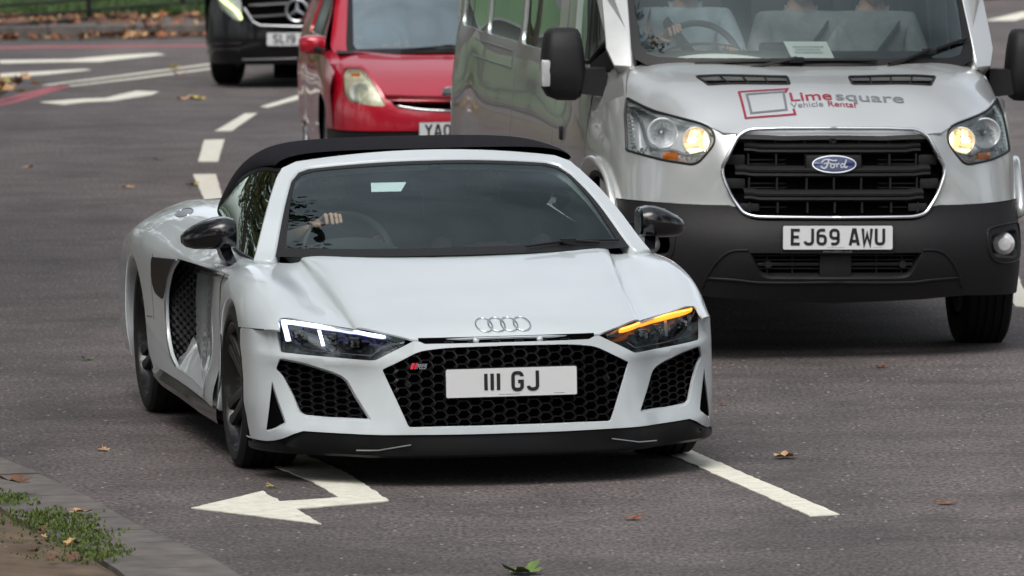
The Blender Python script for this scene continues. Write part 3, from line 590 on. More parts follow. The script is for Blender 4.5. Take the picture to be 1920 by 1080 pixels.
# ---------- white soft-top sports car ----------
def build_sports_car():
    R=empty('sports_car',M=pose(-.2053,30.213,.18432,.00499))
    tag(R,'white soft-top sports car with wide black honeycomb grille, nearest the camera','sports car')
    fz=lambda y,z:float(SB.pt(SB.inv([[abs(y),z]],(1,2))[:,0],SB.inv([[abs(y),z]],(1,2))[:,1])[0][0])
    _g={}
    def face(y,z,d=0.):     # quick x of the nose at (y,z)
        y=abs(y); x=np.interp(y,[p[1] for p in _pl],[p[0] for p in _pl]); return x+np.interp(z,_bz,_bdx)*min(1,max(0,(x-.4)/.3))+np.interp(z,_bz,_bsc)*float(np.interp(y,[.45,.54,.86,.93],[0,1,1,0]))-d
    # --- outlines in (y,z), traced on the nose
    grille=[(0,.549),(.245,.546),(.351,.534),(.494,.463),(.403,.236),(.259,.238),(0,.238)]
    intake=[(.849,.496),(.761,.478),(.671,.450),(.631,.433),(.609,.412),(.583,.353),(.536,.266),(.551,.259),(.678,.259),(.768,.265),(.784,.277),(.806,.345),(.838,.416),(.862,.446)]
    tri=[(.874,.402),(.862,.350),(.835,.243),(.838,.235),(.892,.198),(.897,.206)]
    uvB=lambda L:SB.inv(L,(1,2))
    def gfull(L):           # half outline to full loop
        return np.vstack([L,[(-y,z) for y,z in L[::-1]][0 if L[-1][0]>0 else 1:][: -1 if L[0][0]==0 else None]])
    # bumper: half panel, mirrored
    low=[(0,.209),(.2,.209),(.418,.210),(.643,.209),(.778,.213),(.812,.199),(.847,.178),(.872,.166),(.894,.160)]
    lowu=uvB(dens(low,.03,False)); side_low=np.array([(SB.inv([[.915,.159]],(1,2))[0][0],.159),(_bu[-1]-.10,.158),(_bu[-1]-.02,.158)])
    arch=[]
    for z in np.linspace(.158,.585,16):
        xa=max(.30,math.sqrt(max(0,.362**2-(z-.335)**2)))+ (0.10*max(0,(.3-z))/.15 if z<.3 else 0)
        uu=np.linspace(_bu[-1]-.35,_bu[-1]+.1,80); k=abs(SB.pt(uu,uu*0+z)[:,0]-xa).argmin(); arch.append((uu[k],z))
    shut=np.array([(u,lin([(arch[-1][0],.590),(_bu[-5],.606)],u)) for u in np.linspace(arch[-1][0]-.01,uvB([(.853,.600)])[0][0],6)])
    lampb=uvB(dens([(.853,.606),(.846,.521),(.84,.5165),(.668,.504),(.541,.496),(.517,.499),(.457,.530),(.372,.572),(.35,.571),(.328,.561),(.155,.561),(.12,.561),(0,.561)],.03,False))
    outer=np.vstack([lowu,side_low,arch,shut,lampb])
    gl=uvB(dens(rnd([(.0,.549),(.245,.546),(.351,.534),(.494,.463),(.403,.236),(.259,.238),(0,.238)],[0,.05,.03,.012,.012,0,0],5),.02)); gl[:,0]=np.maximum(gl[:,0],0)
    # grille opens to the centre line, so it is part of the outer boundary
    top=[p for p in gl]
    zc0,zc1=.238,.549
    ohalf=np.vstack([np.array([(0,.209)]),lowu[1:],side_low,arch,shut,lampb])        # (0,.209) .. round .. (0,.561)
    gcl=uvB(dens(rnd([(0,.549),(.245,.546),(.351,.534),(.494,.463),(.403,.236),(.259,.238),(0,.238)],[0,.05,.03,.010,.012,0,0],5,closed=False),.02,False))
    ohalf=np.vstack([ohalf,gcl])
    it=uvB(dens(rnd(intake,.012,3),.02)); tr_=uvB(dens(rnd(tri,.006,3),.02))
    mb=panel(SB,ohalf,[it,tr_],du=.03,dv=.025)
    soft=[(.0015,.003),(.004,.010),(.007,.03)]
    flange(SB,it,[(.002,.003),(.005,.010),(.009,.022)],back=(-1,0,0),mb=mb); flange(SB,tr_,[(.0015,.003),(.003,.010),(.005,.025)],back=(-1,0,0),mb=mb)
    flange(SB,gcl,[(.0012,.002),(.0025,.006),(.003,.012)],hole=False,back=(-1,0,0),mb=mb,closed=False)
    lb=np.vstack([shut,lampb]); flange(SB,lb,[(.0008,.002),(.001,.02)],hole=False,mb=mb,closed=False)
    flange(SB,np.vstack([lowu,side_low]),[(.001,.004),(-.004,.02)],hole=False,back=(-1,0,0),mb=mb,closed=False)
    flange(SB,np.array(arch),[(.001,.003),(-.004,.02)],hole=False,mb=mb,closed=False)
    # bridge pieces in the slot under the bonnet edge
    for y in (.127,):
        mb.box((1.03,y,.569),(.03,.020,.016),Matrix.Rotation(.3,4,'X'))
    bump=mb.both().build('bumper',M_['white'],R,sharp=None)
    # --- upper body
    def topuv(L): return SH.inv(L,(0,1),vr=(0,7.5))
    def sideuv(L): return SH.inv(L,(0,2),vr=(6.8,13))
    front=dens([(1.014,0),(1.015,.15),(1.006,.318),(.993,.375),(.913,.478),(.736,.654),(.632,.80),(.618,.832),(.622,.846)],.03,False)
    fu=topuv(front); fu[0,1]=0
    cut=np.vstack([SH.inv([(.849,.625),(.853,.606)],(1,2),ur=(.5,.8),vr=(5.5,9)),sideuv(dens([(.60,.603),(.48,.599),(.335,.592)],.04,False))])
    cir=lambda cx,cz,r,a0,a1,n:[(cx+r*math.cos(math.radians(a)),cz+r*math.sin(math.radians(a))) for a in np.linspace(a0,a1,n)]
    fa=sideuv(cir(0,.337,.352,46,184,26)+[(-.40,.235),(-.425,.205)])
    sill=sideuv(dens([(-.46,.20),(-1.2,.222),(-2.05,.245)],.08,False))
    ra=sideuv([(-2.23,.25)]+cir(-2.65,.35,.372,193,0,26)[1:]+[(-2.29+0*0-0.0,.35)][:0])
    ra=sideuv([(-2.20,.235)]+[(-2.65+.372*math.cos(math.radians(a)),.337+.36*math.sin(math.radians(a))) for a in np.linspace(-5,185,30)]+[(-3.06,.22)])
    rear=np.array([(-3.15,11.9),(-3.58,11.8),(-3.58,8),(-3.58,4),(-3.58,0)]); rear=dens(rear,.3,False)
    cab=topuv(dens([(-2.35,0),(-2.33,.42),(-2.2,.60),(-1.95,.675),(-1.70,.715),(-1.3,.755),(-.9,.785),(-.45,.803),(-.245,.80),(-.19,.768),(-.075,.57),(0,.38),(.032,.2),(.04,0)],.03,False)); cab[0,1]=cab[-1,1]=0
    half=np.vstack([fu,cut,fa,sill,ra,rear,cab])
    # flank opening: recessed door scoop and engine air intake
    scoop=sideuv(dens(rnd([(-.17,.768),(-1.0,.756),(-1.55,.748),(-1.71,.68),(-1.82,.60),(-1.865,.52),(-1.85,.42),(-1.76,.33),(-1.60,.284),(-1.0,.262),(-.56,.242),(-.47,.32),(-.40,.55)],[.03,0,.02,.05,.05,.05,.05,.05,.04,.02,.06,.1,.2],5),.04))
    mb=panel(SH,half,[scoop],du=.03,dv=.2)
    flange(SH,scoop,[(.002,.004),(.003,.014)],mb=mb)
    flange(SH,fa,[(-.0,.0),(.004,.004),(.012,.006),(.016,.02),(.017,.06)],hole=False,mb=mb,closed=False)
    flange(SH,ra,[(-.0,.0),(.004,.004),(.012,.006),(.016,.02),(.017,.06)],hole=False,mb=mb,closed=False)
    flange(SH,np.vstack([fu,cut]),[(.001,.003),(.001,.008)],hole=False,mb=mb,closed=False)
    flange(SH,sill,[(.001,.003),(-.004,.03)],hole=False,mb=mb,closed=False)
    flange(SH,cab,[(.001,.003),(.002,.02)],hole=False,mb=mb,closed=False)
    body=mb.both().build('body',M_['white'],R,sharp=None)
    # shut lines (door, engine cover) as thin dark seams let into the skin
    def seam(S_,uv,r=.0022):
        n=S_.nrm(uv[:,0],uv[:,1])
        for m in (1,-1): MB().tube((S_.pt(uv[:,0],uv[:,1])-n*(r*.35))*np.array([1,m,1]),r,5).build('shut_line',M_['trim'],body)
    seam(SH,sideuv(dens([(-2.10,.735),(-2.13,.60),(-2.10,.45)],.05,False))); 
    seam(SH,topuv(dens([(-1.74,.715),(-1.79,.76),(-1.82,.80),(-1.83,.85)],.03,False)))
    seam(SH,sideuv(dens([(-.32,.79),(-.30,.70),(-.30,.50),(-.34,.32),(-.42,.22)],.04,False)))
    seam(SH,sideuv(dens([(-2.14,.46),(-2.27,.455)],.04,False)))
    seam(SH,cut[2:],.003)
    # fuel filler flap outline on the rear wing
    # --- door recess, engine intake mesh, gloss blade
    for s in (-1,1):
        nm=MB()
        dx=[-.12,-.3,-.6,-1.0,-1.3,-1.62]; dz=[.22,.28,.35,.45,.58,.68,.765]
        P=[[(x,(lin([(-.12,.936),(-.40,.937),(-.52,.939),(-.7,.925),(-1.0,.899),(-1.3,.880),(-1.62,.858)],x)+lin([(.22,.03),(.28,.026),(.35,.006),(.45,-.004),(.6,-.004),(.765,-.02)],z)),z) for z in dz] for x in dx]
        D=Surf(dx,dz,P,flip=True)
        o=dens([(-.15,.768),(-.27,.70),(-.355,.50),(-.39,.36),(-.40,.215),(-1.62,.24),(-1.62,.765)],.05)
        nm=panel(D,o,[],.05,.03); nm2=nm if s>0 else nm.mirror(); dr=nm2.build('door',M_['white'],R,sharp=None)
        # white scoop floor climbing back to the blade
        k=MB().grid([[(-.42,.945,.236),(-.46,.936,.25)],[(-.8,.944,.252),(-.8,.917,.285)],[(-1.2,.94,.266),(-1.2,.896,.335)],[(-1.5,.938,.279),(-1.5,.873,.40)],[(-1.62,.932,.284),(-1.61,.868,.41)],[(-1.74,.915,.31),(-1.66,.872,.36)]],flip=True); k=k if s>0 else k.mirror()
        k.build('scoop_floor',M_['white'],dr)
        u=MB(); u.grid([[(x,lin([(-.12,.93),(-1.85,.93)],x)+.006,lin([(-.2,.762),(-1.86,.738)],x)),(x,lin([(-.12,.932),(-.6,.912),(-1.62,.855),(-1.85,.88)],x),lin([(-.12,.762),(-.45,.735),(-1.0,.712),(-1.5,.69),(-1.86,.68)],x)),(x,lin([(-.12,.920),(-.6,.89),(-1.62,.83),(-1.85,.86)],x),lin([(-.12,.755),(-.45,.73),(-1.86,.66)],x))] for x in np.linspace(-.16,-1.86,14)],flip=True)
        u=u if s>0 else u.mirror(); u.build('shoulder_trim',M_['gloss'],dr)
        f=lambda x,z: lin([(-1.56,.842),(-1.92,.948)],x)-.004
        hb=MB(); 
        ol=[(-1.52,.27),(-1.92,.27),(-1.92,.75),(-1.52,.75)]
        h_=hexes(ol,.036,.036,.84,.02,lambda a,b:0); V=[(y,float(f(y,z))+x,z) for x,y,z in h_.V]; hm=MB(); hm.add(V,h_.F); hm.grid([[(-1.55,.812,.25),(-1.55,.812,.77)],[(-1.95,.93,.25),(-1.95,.93,.77)]])
        hm=hm if s>0 else hm.mirror(); hm.build('engine_intake_mesh',M_['mesh'],R)
        bl=sideuv(dens(rnd([(-1.575,.742),(-2.125,.718),(-2.128,.62),(-2.06,.57),(-1.90,.55),(-1.845,.60),(-1.725,.683)],[.005,.03,.04,.03,.03,.03,.03],4),.03))
        b=panel(SH,bl,[],.03,.2,off=.0025); flange(SH,bl,[(-.0,0),(.002,.003)],hole=False,off=.0025,mb=b); b=b if s>0 else b.mirror(); b.build('intake_blade',M_['lip'],R,sharp=None)
        ch=sideuv(dens(curve([(-1.555,.742),(-1.71,.68),(-1.82,.60),(-1.86,.52),(-1.845,.42),(-1.76,.33),(-1.61,.287)],4),.04,False)); c=MB().tube(SH.pt(ch[:,0],ch[:,1])+SH.nrm(ch[:,0],ch[:,1])*.001,.0035,6); c=c if s>0 else c.mirror(); c.build('blade_edging',M_['satin'],R)
        # side skirt
        k=MB(); k.grid([[(x,.945+.006,z0),(x,.962+o_,z0-.035),(x,.955+o_,z0-.06),(x,.90,z0-.07)] for x,z0,o_ in ((-.40,.205,-.01),(-.8,.212,0),(-1.4,.228,.004),(-1.9,.24,.012),(-2.12,.262,.016),(-2.2,.26,0))],flip=False)
        k=k if s>0 else k.mirror(); k.build('side_skirt',M_['gloss'],R)
        hd=MB().tube([(-1.30,.905,.752),(-1.40,.915,.750)],.004,6)
    # engine-bay and wheel-house blackness
    MB().box((.38,0,.36),(.95,1.1,.40)).box((-1.32,0,.30),(4.0,1.42,.33)).box((-1.3,0,.55),(1.4,1.45,.4)).box((-2.7,0,.6),(1.5,1.35,.45)).box((-1.5,0,.145),(4.2,1.5,.05)).box((.35,0,.20),(.72,1.20,.10)).build('underbody',M_['dark'],R,smooth=False)
    for x in (0,-2.65):
        for s in (-1,1):
            liner(R,x,s*.58,s*.905,.34,.385)
    # --- grille
    gfullL=np.array([(0,.545)]+[(.26,.542),(.348,.531),(.488,.463),(.400,.242),(0,.243)]); gfullL=np.vstack([gfullL,[(-y,z) for y,z in gfullL[::-1][1:-1]]])
    cx=hexes(gfullL,.0465,.0355,.90,.022,lambda y,z:face(y,z,.014),rim=.006)
    gr=cx.build('grille',M_['mesh'],R,smooth=False)
    bk=sheet(dens(gfullL,.05),lambda a,b:face(a,b,.062),.05); bk.build('grille_backing',M_['dark'],gr)
    for s in (-1,1):
        L=np.array(intake); h_=hexes(L,.042,.0265,.90,.016,lambda y,z:face(y,z,.026),rim=.004); k=h_ if s>0 else h_.mirror()
        c=k.build('side_grille',M_['mesh'],R,smooth=False); q=sheet(dens(np.array([(.90,.52),(.55,.48),(.49,.24),(.82,.24)]),.05),lambda a,b:face(a,b,.06),.04); q=q if s>0 else q.mirror(); q.build('grille_backing',M_['dark'],c)
        q=MB(); L=[(.905,.42),(.83,.42),(.818,.21),(.905,.21)]; q=sheet(dens(np.array(L),.05),lambda a,b:face(a,b,.024),.03); q=q if s>0 else q.mirror(); q.build('air_duct',M_['dark'],R)
    # parking sensors & badge in grille
    for s in (-1,1):
        MB().lathe([(.012,.001),(.012,.013),(-.02,.016)],20,'x',(face(.33,.47,.03),s*.395,.405)).build('parking_sensor',M_['trim'],R)
    def onface(y,z,d,tilt=0.):
        a=(face(y+.05,z)-face(y-.05,z))/.1; b=(face(y,z+.03)-face(y,z-.03))/.06
        ty=Vector((a,1,0)).normalized(); n=Vector((1,-a,-b)).normalized(); tz=n.cross(ty)
        return Matrix(((ty.x,tz.x,n.x,face(y,z)+d),(ty.y,tz.y,n.y,y),(ty.z,tz.z,n.z,z),(0,0,0,1)))
    MBd=onface(-.352,.475,-.010)@Matrix.Scale(1.,4)
    b=MB(); sh_=.35; V=lambda L:[(x+y*sh_,y) for x,y in L]
    b.prism(V([(-.033,-.012),(-.020,-.012),(-.020,.012),(-.033,.012)]),.004,MBd); b.prism(V([(-.017,-.012),(-.010,-.012),(-.010,.012),(-.017,.012)]),.0042,MBd)
    bd=b.build('badge',mat('badge_red',(.55,.01,.03),.3,coat=1),R,smooth=False)
    b=MB(); 
    for st in ([(-.006,-.011),(-.006,.006),(.006,.006),(.006,-.001),(-.002,-.001),(.007,-.011)],[(.012,.0),(.012,.006),(.027,.006),(.027,-.010),(.012,-.010),(.012,.0),(.027,.0)]): stroke(b,V(st),.005,MBd,.004)
    b.build('badge_lettering',M_['chrome'],bd,smooth=False)
    # number plate
    PM=Matrix.Translation((1.1005,0,.4085))@Matrix.Rotation(math.radians(-1.2),4,'Y')@FRONT
    number_plate(R,'III GJ',PM)
    MB().box((1.075,0,.408),(.05,.50,.095)).build('plate_mount',M_['trim'],R)
    # four rings on the bonnet
    rg=MB()
    for k in range(4):
        yc=(k-1.5)*.0505; z0=.6195; pts=[]
        for a in np.linspace(0,2*math.pi,40,endpoint=False):
            y=yc+.0325*math.cos(a); z=z0+.0225*math.sin(a); u=SH.inv([[abs(y),z]],(1,2),ur=(.85,1.03),vr=(0,2))[0]; P=SH.pt([u[0]],[u[1]])[0]; P[1]=y; n=SH.nrm([u[0]],[u[1]])[0]; pts.append(P+n*(.003+.0007*(k%2)))
        rg.tube(pts,.0032,8,closed=True)
    rg.build('emblem',M_['chrome'],R,sharp=None)
    # --- headlights: lens surface spans bumper edge to wing edge
    lo=[(.846,.521),(.668,.504),(.541,.496),(.517,.499),(.457,.530),(.372,.572)]
    up=[(.618,.846),(.736,.654),(.83,.562),(.87,.52),(.913,.478),(.993,.376)]
    tt=[0,.35,.62,.68,.82,1.]; tu=[0,.45,.62,.70,.82,1.]
    n=15; ts=np.linspace(0,1,n); lo_=np.array([[lin(list(zip(tt,[p[0] for p in lo])),t),lin(list(zip(tt,[p[1] for p in lo])),t)] for t in ts]); up_=np.array([[lin(list(zip(tt,[p[0] for p in up])),t),lin(list(zip(tt,[p[1] for p in up])),t)] for t in ts])
    A=SB.pt(*uvB(lo_).T); q=topuv(up_); B_=SH.pt(*q.T)
    PP=np.stack([A+(B_-A)*t+np.array([.010*np.sin(np.pi*np.clip(t,0,1)),.0,0]) for t in (-.15,0,.25,.5,.75,1.,1.1)],1)
    SL=Surf(ts,[-.15,0,.25,.5,.75,1.,1.1],PP,flip=False)
    if SL.nrm([.5],[.5])[0][0]<0: SL.flip=True
    lensyz=[(.847,.602),(.848,.642),(.832,.650),(.662,.625),(.486,.599),(.400,.5785),(.412,.556),(.457,.532),(.519,.4995),(.541,.4965),(.668,.5045),(.843,.5195)]
    luv=SL.inv(dens(rnd(lensyz,[0,.01,.008,0,0,0,0,0,.01,.01,0,.008],4),.02),(1,2))
    drl=[(.839,.640),(.830,.6465),(.752,.6385),(.470,.5965),(.469,.588),(.487,.585),(.801,.6295),(.819,.6295),(.810,.563),(.828,.560)]
    bar=[(.708,.612),(.695,.612),(.689,.551),(.702,.549)]
    for s in (-1,1):
        mk=lambda m_:(m_ if s>0 else m_.mirror())
        hs_=MB(); hs_=panel(SL,luv,[],.05,.12,off=-.045,mb=hs_); flange(SL,luv,[(0.0,.0),(.004,.045)],mb=hs_,off=-.001)
        L=mk(hs_).build('headlight',M_['gloss'],R,sharp=30)
        # inner edge of the lamp, projector pods and ribs
        it_=MB()
        for (y,z) in ((.772,.585),(.655,.572),(.575,.560)):
            u=SL.inv([[y,z]],(1,2))[0]; P=SL.pt([u[0]],[u[1]])[0]; it_.box((P[0]-.035,y,z),(.03,.050,.040),Matrix.Rotation(.5,4,'Z'),.006)
        mk(it_).build('lamp_module',M_['gloss'],L)
        rf=MB()
        rr_=random.Random(5)
        for (y,z) in ((.772,.585),(.655,.572),(.575,.560)):
            u=SL.inv([[y,z]],(1,2))[0]; P=SL.pt([u[0]],[u[1]])[0]
            for k in range(7): rf.box((P[0]-.016+rr_.uniform(0,.006),y+rr_.uniform(-.018,.018),z+rr_.uniform(-.014,.014)),(.004,rr_.uniform(.003,.008),rr_.uniform(.004,.012)),Matrix.Rotation(rr_.uniform(-.6,.6),4,'X'))
        u=[SL.inv([p],(1,2))[0] for p in dens([(.50,.545),(.535,.520),(.66,.524),(.82,.540)],.02,False)]; u=np.array(u); rf.tube(SL.pt(u[:,0],u[:,1])-SL.nrm(u[:,0],u[:,1])*.012,.002,5)
        mk(rf).build('lamp_reflector',M_['satin'],L)
        def strip(poly,mt,off):
            du_=SL.inv(dens(np.array(poly),.012),(1,2)); return mk(panel(SL,du_,[],.03,.08,off=off)).build('light_core',mt,lo2,sharp=None)
        led=MB(); du=SL.inv(dens(rnd(drl if s<0 else drl[:2][:0]+[(.830,.6465),(.752,.6385),(.470,.5965),(.468,.583),(.487,.582),(.801,.6245),(.828,.632)],.004,3),.012),(1,2))
        led=panel(SL,du,[],.03,.08,off=-.006,mb=led); flange(SL,du,[(0,0),(.0,.006)],off=-.006,hole=False,mb=led)
        if s<0: bu=SL.inv(dens(bar,.01),(1,2)); panel(SL,bu,[],.03,.08,off=-.010,mb=led)
        lo2=mk(led).build('light_strip',M_['led'] if s<0 else M_['amber'],L,sharp=None)
        strip([(.829,.6415),(.752,.6350),(.476,.5940),(.476,.5895),(.752,.6305),(.826,.6370)],M_['led_core'] if s<0 else M_['amber_core'],-.003)
        if s<0: strip([(.831,.638),(.821,.638),(.813,.566),(.823,.564)],M_['led_core'],-.0028); strip([(.705,.606),(.698,.606),(.692,.555),(.699,.554)],M_['led_core'],-.007)
        if s>0:
            w_=MB(); bu=SL.inv(dens(bar,.01),(1,2)); panel(SL,bu,[],.03,.08,off=-.012,mb=w_); bu=SL.inv(dens([(.826,.624),(.806,.622),(.800,.562),(.822,.558)],.01),(1,2)); panel(SL,bu,[],.03,.08,off=-.012,mb=w_); w_.build('light_guide',M_['satin'],L)
        mk(panel(SL,luv,[],.05,.12,off=-.002)).build('headlight_lens',M_['lens'],L,sharp=None)
    # --- black splitter under the nose
    sp=MB()
    for s_ in (0,):
        us=np.r_[np.linspace(0,_bu[-1]-.08,40)]; rows=[]
        for u in us:
            y=SB.pt([u],[.2])[0][1]; zt=lin([(0,.2085),(.643,.2085),(.778,.212),(.847,.177),(.894,.159),(.93,.158)],y)
            r=[]
            for z,dd in ((zt+.004,-.012),(zt-.004,-.006),(zt-.02,-.004),(.15 if zt>.18 else zt-.01,.010),(.128 if zt>.18 else .128,.012),(.118,.004),(.112,-.10)):
                z=min(z,zt+.004); P=SB.pt([u],[max(z,.12)])[0]; n=SB.nrm([u],[max(z,.12)])[0]; n=n if n[0]>-.1 else -n; n=np.array([n[0],n[1],0]); P=P+n*dd; P[2]=z; r.append(P)
            rows.append(r)
        sp.grid(rows)
    sp.both().build('splitter',M_['lip'],R,sharp=25)
    for s_ in (-1,1): MB().tube([(1.085,s_*.40,.172),(1.03,s_*.52,.150),(.985,s_*.60,.149)],.003,6).build('splitter_fin',M_['satin'],R)
    # slot behind bonnet edge
    MB().box((.985,0,.568),(.05,.70,.03)).build('slot_void',M_['dark'],R)
    # --- windscreen, frame, header
    wl=lambda L,st=.05:dens(L,st)
    mir=lambda L:np.vstack([L,[(-a,b) for a,b in L[::-1]]])
    fo=mir([(-.99,-.09),(-1.07,-.09),(-1.062,.5),(-1.062,.92),(-1.045,1.04),(-.955,1.095),(-.5,1.10),(-.0001,1.10)])
    fi=mir([(-.0001,-.03),(-.6,-.03),(-.983,-.03),(-.978,.5),(-.972,.85),(-.935,.975),(-.86,1.01),(-.5,1.008),(-.0001,1.004)])
    gi=mir([(-.0001,.045),(-.6,.05),(-.930,.065),(-.938,.5),(-.935,.85),(-.90,.93),(-.82,.962),(-.5,.958),(-.0001,.955)])
    fo=np.vstack([fo,[(.983,-.06),(.978,.5),(.972,.85),(.935,.975),(.86,1.01),(.5,1.008),(0,1.004),(-.5,1.008),(-.86,1.01),(-.935,.975),(-.972,.85),(-.978,.5),(-.983,-.06)]])
    def cl(L): # drop duplicate neighbours
        out=[L[0]]
        for p in L[1:]:
            if np.linalg.norm(p-out[-1])>1e-3: out.append(p)
        if np.linalg.norm(out[0]-out[-1])<1e-3: out.pop()
        return dens(np.array(out),.05)
    fo,fi,gi=cl(fo),cl(fi),cl(gi)
    if SW.nrm([0],[.5])[0][0]<0: SW.flip=True
    f=panel(SW,fo,[],.08,.05,off=.010); flange(SW,fo,[(.004,.003),(.010,.012),(.012,.05)],hole=False,off=.010,mb=f); 0
    f.build('windscreen_frame',M_['white'],R,sharp=None)
    ws=panel(SW,fi,[],.08,.05,off=.0).build('windscreen',M_['windscreen'],R,sharp=None)
    panel(SW,fi,[gi],.04,.03,off=.002).build('windscreen_border',M_['trim'],ws,sharp=None)
    # wiper + arm
    wp=MB(); u=SW.pt([.80,.62,.36],[.02,.052,.012]); wp.tube(u+np.array([.012,0,.012]),[.006,.007,.004],6); q=SW.pt([.82,.93],[.03,.038]); wp.tube([u[1]+[.014,0,.014],q[1]+[.012,0,.010]],.004,6); wp.box(u[1]+[.014,0,.014],(.03,.06,.014))
    wp.build('wiper',M_['trim'],R)
    # --- soft top
    xs=[-.70,-.80,-1.0,-1.3,-1.6,-1.9,-2.2,-2.42]
    prof=[]
    for x in xs:
        zc=lin([(-.70,1.224),(-.8,1.236),(-1.0,1.248),(-1.3,1.256),(-1.6,1.235),(-1.9,1.16),(-2.2,1.03),(-2.42,.93)],x)
        zs=lin([(-.70,1.180),(-.8,1.186),(-1.0,1.178),(-1.3,1.145),(-1.6,1.055),(-1.9,.965),(-2.2,.93),(-2.42,.90)],x)
        ys=lin([(-.70,.590),(-.8,.612),(-1.0,.645),(-1.3,.672),(-1.6,.70),(-1.9,.70),(-2.2,.66),(-2.42,.60)],x)
        prof.append([(x,ys*a,zs+(zc-zs)*b) for a,b in ((0,1),(.25,.995),(.5,.965),(.72,.87),(.86,.66),(.95,.36),(1.,0),(1.012,-.25 if x>-1.7 else -.3))])
    ST=Surf(xs,list(range(8)),prof); q=ST.nrm([-1.2],[1])[0]; ST.flip=q[2]<0
    st=panel(ST,dens([(-.775,3),(-.765,0),(-2.25,0),(-2.25,1.05),(-2.35,1.05),(-2.35,0),(-2.42,0),(-2.42,7),(-.82,7),(-.80,5)],.06),[],.05,.25)
    rw=panel(ST,dens([(-2.24,0),(-2.24,1.1),(-2.36,1.1),(-2.36,0)],.03),[],.03,.1,off=-.004).both().build('rear_window',M_['rear_pane'],R,sharp=None)
    st.both().build('soft_top',M_['fabric'],R,sharp=None)
    # side glass + black surround
    for s in (-1,1):
        top=[(-.76,.600,1.150),(-1.0,.640,1.150),(-1.3,.668,1.115),(-1.55,.692,1.045),(-1.72,.704,.965)]
        bot=[(-.24,.790,.812),(-.7,.800,.826),(-1.1,.778,.850),(-1.45,.748,.885),(-1.73,.722,.925)]
        fr=[(-.24,.790,.812),(-.42,.735,.93),(-.60,.665,1.06),(-.76,.60,1.150)]
        c=lambda L:curve(L,5); n=16
        tp=c(top); bt=c(bot); ti=np.linspace(0,1,n); T_=np.array([[np.interp(t,np.linspace(0,1,len(tp)),tp[:,k]) for k in range(3)] for t in ti]); Bt=np.array([[np.interp(t,np.linspace(0,1,len(bt)),bt[:,k]) for k in range(3)] for t in ti])
        rows=[[Bt[i]+(T_[i]-Bt[i])*v+np.array([0,.018*math.sin(math.pi*v),0]) for v in np.linspace(0,1,8)] for i in range(n)]
        g=MB().grid(rows); g=g if s>0 else g.mirror(); sg=g.build('side_window',M_['side_glass'],R,sharp=None)
        rim=MB(); rim.tube(np.vstack([bt[::-1],]),.008,6); rim.tube(np.vstack([tp]),.012,6); rim.tube(curve(fr,4)+[0,.0,0],.010,6)
        rim=rim if s>0 else rim.mirror(); rim.build('window_seal',M_['trim'],sg)
    # --- interior
    cb=MB(); cb.grid([[(-.05-.25*y*y,y*.9,.79),(-.25-.15*y*y,y*.95,.835),(-.45,y,.835),(-.60,y,.79),(-.62,y,.6)] for y in np.linspace(-.72,.72,9)])
    cb.box((-1.0,0,.5),(1.3,1.45,.02)).box((-1.0,.74,.66),(1.4,.03,.28)).box((-1.0,-.74,.66),(1.4,.03,.28)).box((-1.95,0,.75),(.03,1.3,.42))
    cb.build('dashboard',M_['cabin'],R)
    for s in (-1,1):
        k=MB().grid([[(x,s*(y-.022),z+.012),(x,s*(y-.03),z-.16)] for x,y,z in ((-.20,.765,.812),(-.45,.785,.822),(-.9,.768,.842),(-1.3,.738,.872),(-1.75,.70,.925))]); k.build('door_trim',M_['cabin'],R)
    hood_=MB().grid([[( -.55+.0*a,-.36+.17*math.cos(a),.835+.05*math.sin(a)),(-.42,-.36+.19*math.cos(a),.83+.045*math.sin(a)),(-.30,-.36+.17*math.cos(a),.82+.03*math.sin(a))] for a in np.linspace(0,math.pi,14)]); hood_.build('instrument_hood',M_['cabin'],R)
    for y in (-.36,.36):
        k=MB(); k.box((-1.22,y,.60),(.5,.5,.16),Matrix.Rotation(.1,4,'Y'),.05); k.box((-1.47,y,.86),(.14,.50,.58),Matrix.Rotation(-.25,4,'Y'),.06); k.box((-1.56,y,1.09),(.10,.24,.16),Matrix.Rotation(-.15,4,'Y'),.04)
        k.build('seat',M_['leather'],R)
    sw=MB(); Mw=Matrix.Translation((-.72,-.345,.795))@Matrix.Rotation(math.radians(-24),4,'Y')
    sw.tube([Mw@Vector((0,.185*math.cos(a),.185*math.sin(a))) for a in np.linspace(0,2*math.pi,40,endpoint=False)],.0165,8,closed=True)
    sw.lathe([(-.02,.001),(-.02,.06),(.02,.07),(.03,.001)],20,'x').xf(Matrix()) if 0 else None
    for a in (0.1,math.pi-.1,-math.pi/2): sw.tube([Mw@Vector((0,0,0)),Mw@Vector((.0,.18*math.cos(a),.18*math.sin(a)))],.02,6,sq=.4)
    q=MB().lathe([(-.02,.001),(-.025,.055),(.02,.07),(.035,.001)],20,'x').xf(Mw); sw.join(q); sw.build('steering_wheel',M_['leather'],R)
    k=MB().box((-.74,.02,1.085),(.03,.20,.055),None,.012); k.grid([[(-.70,.035*math.cos(a)*w-.0,1.17-.035*j) for a in np.linspace(0,2*math.pi,12)] for j,w in ((0,.6),(1,.8),(2,.9))]); k.build('rear_view_mirror',M_['trim'],R)
    MB().box((-.69,.02,1.148),(.05,.05,.07),Matrix.Rotation(.5,4,'Y'),.012).build('sensor_pod',M_['trim'],R)
